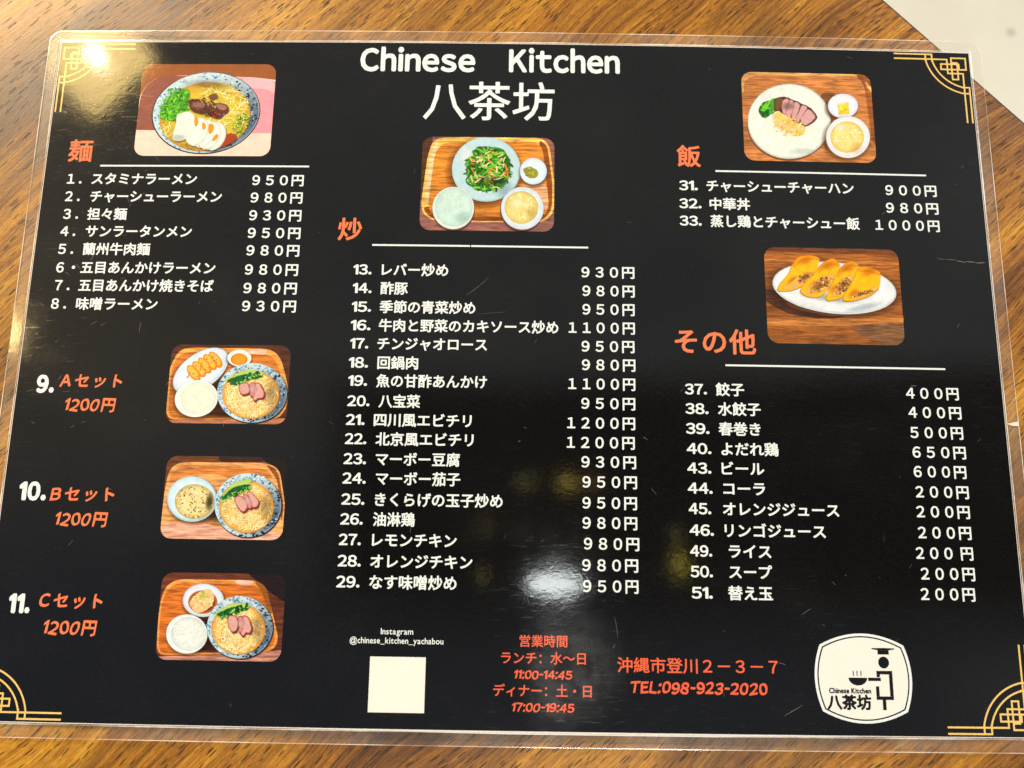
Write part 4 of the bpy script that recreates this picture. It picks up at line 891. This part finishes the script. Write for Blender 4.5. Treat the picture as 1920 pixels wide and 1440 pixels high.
  ('P','pork',(212,164,160),[6.53,0.08,7.69,-0.09,8.95,-2.88,8.58,-4.2,7.4,-3.84,6.91,-4.97,6.28,-4.24,7.47,-2.16]),
  ('H','pork',(230,198,190),[7.24,-2.58,0.98,0.02,-0.1,1.28],0.6),
 ]),
]
def clip(pts, conv):
    out = pts
    for (ax, ay), (bx, by) in zip(conv, conv[1:] + conv[:1]):
        inp, out = out, []
        if not inp: return []
        side = lambda p_: (bx - ax) * (p_[1] - ay) - (by - ay) * (p_[0] - ax)
        for p0, p1 in zip(inp, inp[1:] + inp[:1]):
            s0, s1 = side(p0), side(p1)
            if s0 >= 0: out.append(p0)
            if (s0 >= 0) != (s1 >= 0):
                t_ = s0 / (s0 - s1); out.append((p0[0] + (p1[0] - p0[0]) * t_, p0[1] + (p1[1] - p0[1]) * t_))
    return out
ROUGH = {'meat', 'pork', 'greens', 'pickles', 'chicken', 'sauce', 'fried_rice'}
WOODY = {'tray', 'table'}
def smooth_poly(pts, n):
    for _ in range(n):
        out = []
        for p0, p1 in zip(pts, pts[1:] + pts[:1]):
            k = 0.2 if math.hypot(p1[0] - p0[0], p1[1] - p0[1]) < 9 else 0.08
            out += [(p0[0] + (p1[0] - p0[0]) * k, p0[1] + (p1[1] - p0[1]) * k), (p1[0] + (p0[0] - p1[0]) * k, p1[1] + (p0[1] - p1[1]) * k)]
        pts = out
    return pts
def lin2(c):
    v = lin(c); y_ = 0.3 * v[0] + 0.59 * v[1] + 0.11 * v[2]
    return tuple(max(0.002, min(0.92, y_ + (q_ - y_) * 1.10)) ** 1.10 for q_ in v)
def food_photo(rectp, basec, label, items):
    cx, cy, w_, h_ = rectp
    conv = rrect(0, 0, w_, h_, 3.3 if w_ > 38 else 3.2)
    z = [0.212]
    V, F = [(x + cx, y + cy, z[0]) for x, y in conv], [tuple(range(len(conv)))]
    root = build('food_photo', V, F, [M['print_wood'] if basec != (243, 208, 196) else M['print']], menu, cols=[lin2(basec)] * len(V), slab=2.5)
    root['label'] = label
    parts = {}; order = []
    rnd = random.Random(int(cx * 10) + 5)
    def P_(part):
        if part not in parts: parts[part] = ([], [], []); order.append(part)
        return parts[part]
    def poly(part, pts, c, dz=0.0008, soft=0.30):
        if part in ROUGH and dz >= 0.0008 and len(pts) > 4:
            rp = []
            for p0, p1 in zip(pts, pts[1:] + pts[:1]):
                L_ = math.hypot(p1[0] - p0[0], p1[1] - p0[1]); n = max(1, int(L_ / 0.55)); am = min(0.13, L_ * 0.12)
                for i in range(n): rp.append((p0[0] + (p1[0] - p0[0]) * i / n + rnd.uniform(-am, am), p0[1] + (p1[1] - p0[1]) * i / n + rnd.uniform(-am, am)))
            pts = rp
        tri = earclip(pts); z[0] += dz
        if all(abs(x) < w_ / 2 - 2.2 and abs(y) < h_ / 2 - 2.2 for x, y in pts):
            groups = [pts]; tris = tri
            V_, F_, C_ = P_(part); b0 = len(V_); V_ += [(x + cx, y + cy, z[0]) for x, y in pts]; C_ += [c] * len(pts)
            F_ += [tuple(i + b0 for i in f) for f in tri]
            if dz >= 0.0008 and len(pts) > 3:           # ink edges of a photograph are soft
                n = len(pts); area = sum(p0[0] * p1[1] - p1[0] * p0[1] for p0, p1 in zip(pts, pts[1:] + pts[:1])); sg = 1 if area > 0 else -1
                b1 = len(V_)
                for i in range(n):
                    p0, p1, p2 = pts[i - 1], pts[i], pts[(i + 1) % n]
                    n0 = Vector((p1[1] - p0[1], p0[0] - p1[0])); n1 = Vector((p2[1] - p1[1], p1[0] - p2[0]))
                    if n0.length: n0.normalize()
                    if n1.length: n1.normalize()
                    m_ = n0 + n1; m_ = m_ / max(0.6, m_.length_squared ** 0.5 * 0.9) if m_.length > 1e-4 else n0
                    V_.append((p1[0] + cx + m_.x * sg * soft, p1[1] + cy + m_.y * sg * soft, z[0])); C_.append((*c, 0.0))
                F_ += [(b0 + i, b0 + (i + 1) % n, b1 + (i + 1) % n, b1 + i) for i in range(n)]
            return
        for f in tri:
            tp = [pts[i] for i in f]
            ar = (tp[1][0] - tp[0][0]) * (tp[2][1] - tp[0][1]) - (tp[2][0] - tp[0][0]) * (tp[1][1] - tp[0][1])
            if ar < 0: tp.reverse()
            cp = clip(tp, conv)
            if len(cp) < 3: continue
            V_, F_, C_ = P_(part); b0 = len(V_); V_ += [(x + cx, y + cy, z[0]) for x, y in cp]; C_ += [c] * len(cp); F_.append(tuple(range(b0, b0 + len(cp))))
    def ept(e, r, a): return (e[0] + r * (e[2] * math.cos(a) + e[4] * math.sin(a)), e[1] + r * (e[3] * math.cos(a) + e[5] * math.sin(a)))
    def rpt(e): return ept(e, math.sqrt(rnd.random()), rnd.random() * 6.2832)
    def jit(c, k=0.10):
        f = 1 + (rnd.random() - 0.5) * 2 * k; return tuple(min(1.0, v * f) for v in lin2(c))
    def strip(part, pts, wd, c):
        L_, R_ = [], []
        for i, p_ in enumerate(pts):
            a, b = pts[max(0, i - 1)], pts[min(len(pts) - 1, i + 1)]; d = Vector((b[0] - a[0], b[1] - a[1]))
            if d.length < 1e-6: return
            d.normalize(); k = wd / 2 * (0.45 if i in (0, len(pts) - 1) else 1.0)
            L_.append((p_[0] - d.y * k, p_[1] + d.x * k)); R_.append((p_[0] + d.y * k, p_[1] - d.x * k))
        z[0] += 0.0007
        V_, F_, C_ = P_(part); b0 = len(V_); n = len(pts)
        for a, b in zip(L_, R_): V_.append((a[0] + cx, a[1] + cy, z[0])); V_.append((b[0] + cx, b[1] + cy, z[0])); C_.append(c); C_.append(c)
        F_.extend((b0 + 2 * i, b0 + 2 * i + 1, b0 + 2 * i + 3, b0 + 2 * i + 2) for i in range(n - 1))
    for it in items:
        k, part = it[0], it[1]
        if k == 'P': poly(part, smooth_poly(list(zip(it[3][0::2], it[3][1::2])), 3 if part == 'tray' else 2), lin2(it[2]))
        elif k == 'E':
            e = it[3]; N = 44; ring = [ept(e, 1.0, 2 * math.pi * i / N) for i in range(N)]
            c0 = lin2(it[2]); c1 = lin2(it[4]) if it[4] else c0
            if all(abs(x) < w_ / 2 - 0.3 and abs(y) < h_ / 2 - 0.3 for x, y in ring):
                z[0] += 0.0008; V_, F_, C_ = P_(part); b0 = len(V_)
                V_.append((e[0] + cx, e[1] + cy, z[0])); C_.append(c0)
                rm = max(math.hypot(e[2], e[3]), math.hypot(e[4], e[5])); sh = max(it[2]) < 132 and part in ('plate', 'rice_bowl', 'soup_bowl', 'side_dish', 'sauce_dish')
                rings = ((0.4, c0), (0.75, c0), (0.88, (*c0, 0.75)), (1.0, (*c0, 0.4)), (1.16, (*c0, 0.0))) if sh else ((0.36, c0), (0.72, c0), (1.0 - 0.08 / rm, c1), (1.0 + 0.16 / rm, (*c1, 0.0)))
                nr = len(rings)
                for r_, c_ in rings:
                    for i in range(N): x, y = ept(e, r_, 2 * math.pi * i / N); V_.append((x + cx, y + cy, z[0])); C_.append(c_)
                for i in range(N):
                    j = (i + 1) % N; F_.append((b0, b0 + 1 + i, b0 + 1 + j))
                    for q_ in range(nr - 1): F_.append((b0 + 1 + q_ * N + i, b0 + 1 + (q_ + 1) * N + i, b0 + 1 + (q_ + 1) * N + j, b0 + 1 + q_ * N + j))
            else: poly(part, ring, c1)
        elif k == 'H':                                   # soft gleam or soft shade in the picture
            e, al = it[3], it[4]; N = 26; z[0] += 0.0008; V_, F_, C_ = P_(part); b0 = len(V_); c0 = lin2(it[2])
            V_.append((e[0] + cx, e[1] + cy, z[0])); C_.append((*c0, al))
            for r_, f_ in ((0.35, 0.85), (0.7, 0.35), (1.0, 0.0)):
                for i in range(N): x, y = ept(e, r_, 2 * math.pi * i / N); V_.append((x + cx, y + cy, z[0])); C_.append((*c0, al * f_))
            for i in range(N):
                j = (i + 1) % N; F_.append((b0, b0 + 1 + i, b0 + 1 + j))
                for q_ in (0, 1): F_.append((b0 + 1 + q_ * N + i, b0 + 1 + q_ * N + N + i, b0 + 1 + q_ * N + N + j, b0 + 1 + q_ * N + j))
        elif k == 'B':
            e, inner = it[3], it[4]; N = 44; z[0] += 0.0008
            V_, F_, C_ = P_(part); b0 = len(V_)
            for i in range(N):
                a = 2 * math.pi * i / N; dk = max(0.0, math.cos(a + 0.45)) ** 1.3
                for r_, kk in ((inner * 0.94, 0.75), ((inner + 1) / 2, 0.95), (0.995, 1.0)):
                    x, y = ept(e, r_, a); l_, d_ = lin2((196, 216, 226)), lin2((96, 112, 132)); V_.append((x + cx, y + cy, z[0])); C_.append(tuple((p0 + (p1 - p0) * dk) * kk for p0, p1 in zip(l_, d_)))
            for i in range(N):
                j = (i + 1) % N
                for q_ in (0, 1): F_.append((b0 + 3 * i + q_, b0 + 3 * i + q_ + 1, b0 + 3 * j + q_ + 1, b0 + 3 * j + q_))
            for i in range(250):
                a = rnd.random() * 6.2832; r_ = inner + (0.99 - inner) * rnd.random()
                p_ = ept(e, r_, a); dk = 0.5 + 0.5 * math.cos(a + 0.5)
                cc = [(110, 156, 190), (74, 124, 168), (150, 186, 206), (214, 228, 234)][rnd.randrange(4)] if dk < 0.62 else [(24, 32, 48), (44, 62, 90), (30, 34, 42), (170, 186, 194), (84, 112, 140)][rnd.randrange(5)]
                s = 0.20 + 0.28 * rnd.random(); n = 5; a0 = rnd.random() * 6
                poly(part, [(p_[0] + s * (0.6 + 0.6 * rnd.random()) * math.cos(a0 + 6.2832 * i_ / n), p_[1] + s * 0.8 * (0.6 + 0.6 * rnd.random()) * math.sin(a0 + 6.2832 * i_ / n)) for i_ in range(n)], lin2(cc), 0.0004)
        else:
            cols, e, n, size = it[2], it[3], it[4], it[5]
            for i in range(n):
                c = jit(cols[rnd.randrange(len(cols))])
                p_ = rpt(e)
                if k == 'N':
                    ln, wd = size; a = rnd.random() * 6.2832; cv = (rnd.random() - 0.5) * 4.4; pts = [p_]
                    for s in range(7):
                        a += cv / 7; p_ = (p_[0] + math.cos(a) * ln / 7, p_[1] + math.sin(a) * ln / 7)
                        dx, dy = p_[0] - e[0], p_[1] - e[1]; det = e[2] * e[5] - e[3] * e[4]
                        if ((dx * e[5] - dy * e[4]) / det) ** 2 + ((dy * e[2] - dx * e[3]) / det) ** 2 > (1.2 if part == 'greens' else 1.0): break
                        pts.append(p_)
                    if len(pts) < 3: continue
                    strip(part, pts, wd * (0.75 + 0.5 * rnd.random()), c)
                else:
                    m_ = 5 if k == 'G' else 6; a0 = rnd.random() * 6.28; el_ = 0.55 if k == 'G' else 0.5; s = size * (0.35 + 0.45 * rnd.random())
                    ca, sa = math.cos(a0), math.sin(a0); pts = []
                    for i_ in range(m_):
                        t_ = 6.2832 * i_ / m_; u, v = s * math.cos(t_) * (0.8 + 0.4 * rnd.random()), s * el_ * math.sin(t_) * (0.8 + 0.4 * rnd.random())
                        pts.append((p_[0] + u * ca - v * sa, p_[1] + u * sa + v * ca))
                    poly(part, pts, c, 0.0005)
    for part in order:
        V_, F_, C_ = parts[part]
        build(part, V_, F_, [M['print_wood'] if (part in WOODY and basec != (243, 208, 196)) else M['print']], root, cols=C_, slab=2.5)
for ph in PHOTOS: food_photo(*ph)

# ---- handling marks in the film: hairline scratches, a crease and a nick
V, F = [], []
rs = random.Random(11)
def hair(x, y, a, L_, wd):
    n = 4; b0 = len(V); a += (rs.random() - 0.5) * 0.2; cv = (rs.random() - 0.5) * 0.5
    zz = 0.40 + rs.random() * 0.02
    for i in range(n + 1):
        k = wd / 2 * (0.25 if i in (0, n) else 1)
        V.append((x - math.sin(a) * k, y + math.cos(a) * k, zz)); V.append((x + math.sin(a) * k, y - math.cos(a) * k, zz))
        a += cv / n; x += math.cos(a) * L_ / n; y += math.sin(a) * L_ / n
    F.extend((b0 + 2 * i, b0 + 2 * i + 1, b0 + 2 * i + 3, b0 + 2 * i + 2) for i in range(n))
for i in range(200):
    z_ = rs.random()
    if z_ < 0.45: x, y = rs.gauss(-128, 14), rs.gauss(72, 26)
    elif z_ < 0.62: x, y = rs.gauss(-138, 10), rs.gauss(5, 18)
    else: x, y = rs.uniform(-145, 145), rs.uniform(-102, 102)
    if abs(x) > 146 or abs(y) > 103: continue
    hair(x, y, rs.choice((0.5, 0.6, 2.2, 1.4, -0.3)) + rs.gauss(0, 0.3), rs.uniform(0.4, 2.6) * (1.4 if rs.random() < 0.1 else 1), rs.uniform(0.045, 0.10))
for x, y, a, L_ in ((-13.6, 19.8, 0.55, 9.5), (-10, 14.0, 0.12, 9.0), (78, -100, 0.45, 6.0), (-112, 85, -0.9, 14), (31, -74, -1.2, 6)): hair(x, y, a, L_, 0.10)
for k in range(5): hair(132 + k * 3.0, 34.3 - k * 0.28 + 0.1 * (k % 2), -0.08, 3.2, 0.10 + 0.03 * k)
sm = build('scratch_marks', V, F, [M['scratch']], menu); sm['kind'] = 'stuff'; sm['label'] = 'fine pale scratches in the film'
V = [(148.9, -16.9, 0.24), (152.6, -16.2, 0.20), (152.7, -17.6, 0.20), (150.6, -17.5, 0.22)]
build('nick', V, [(0, 1, 2, 3)], [M['film_edge']], menu)
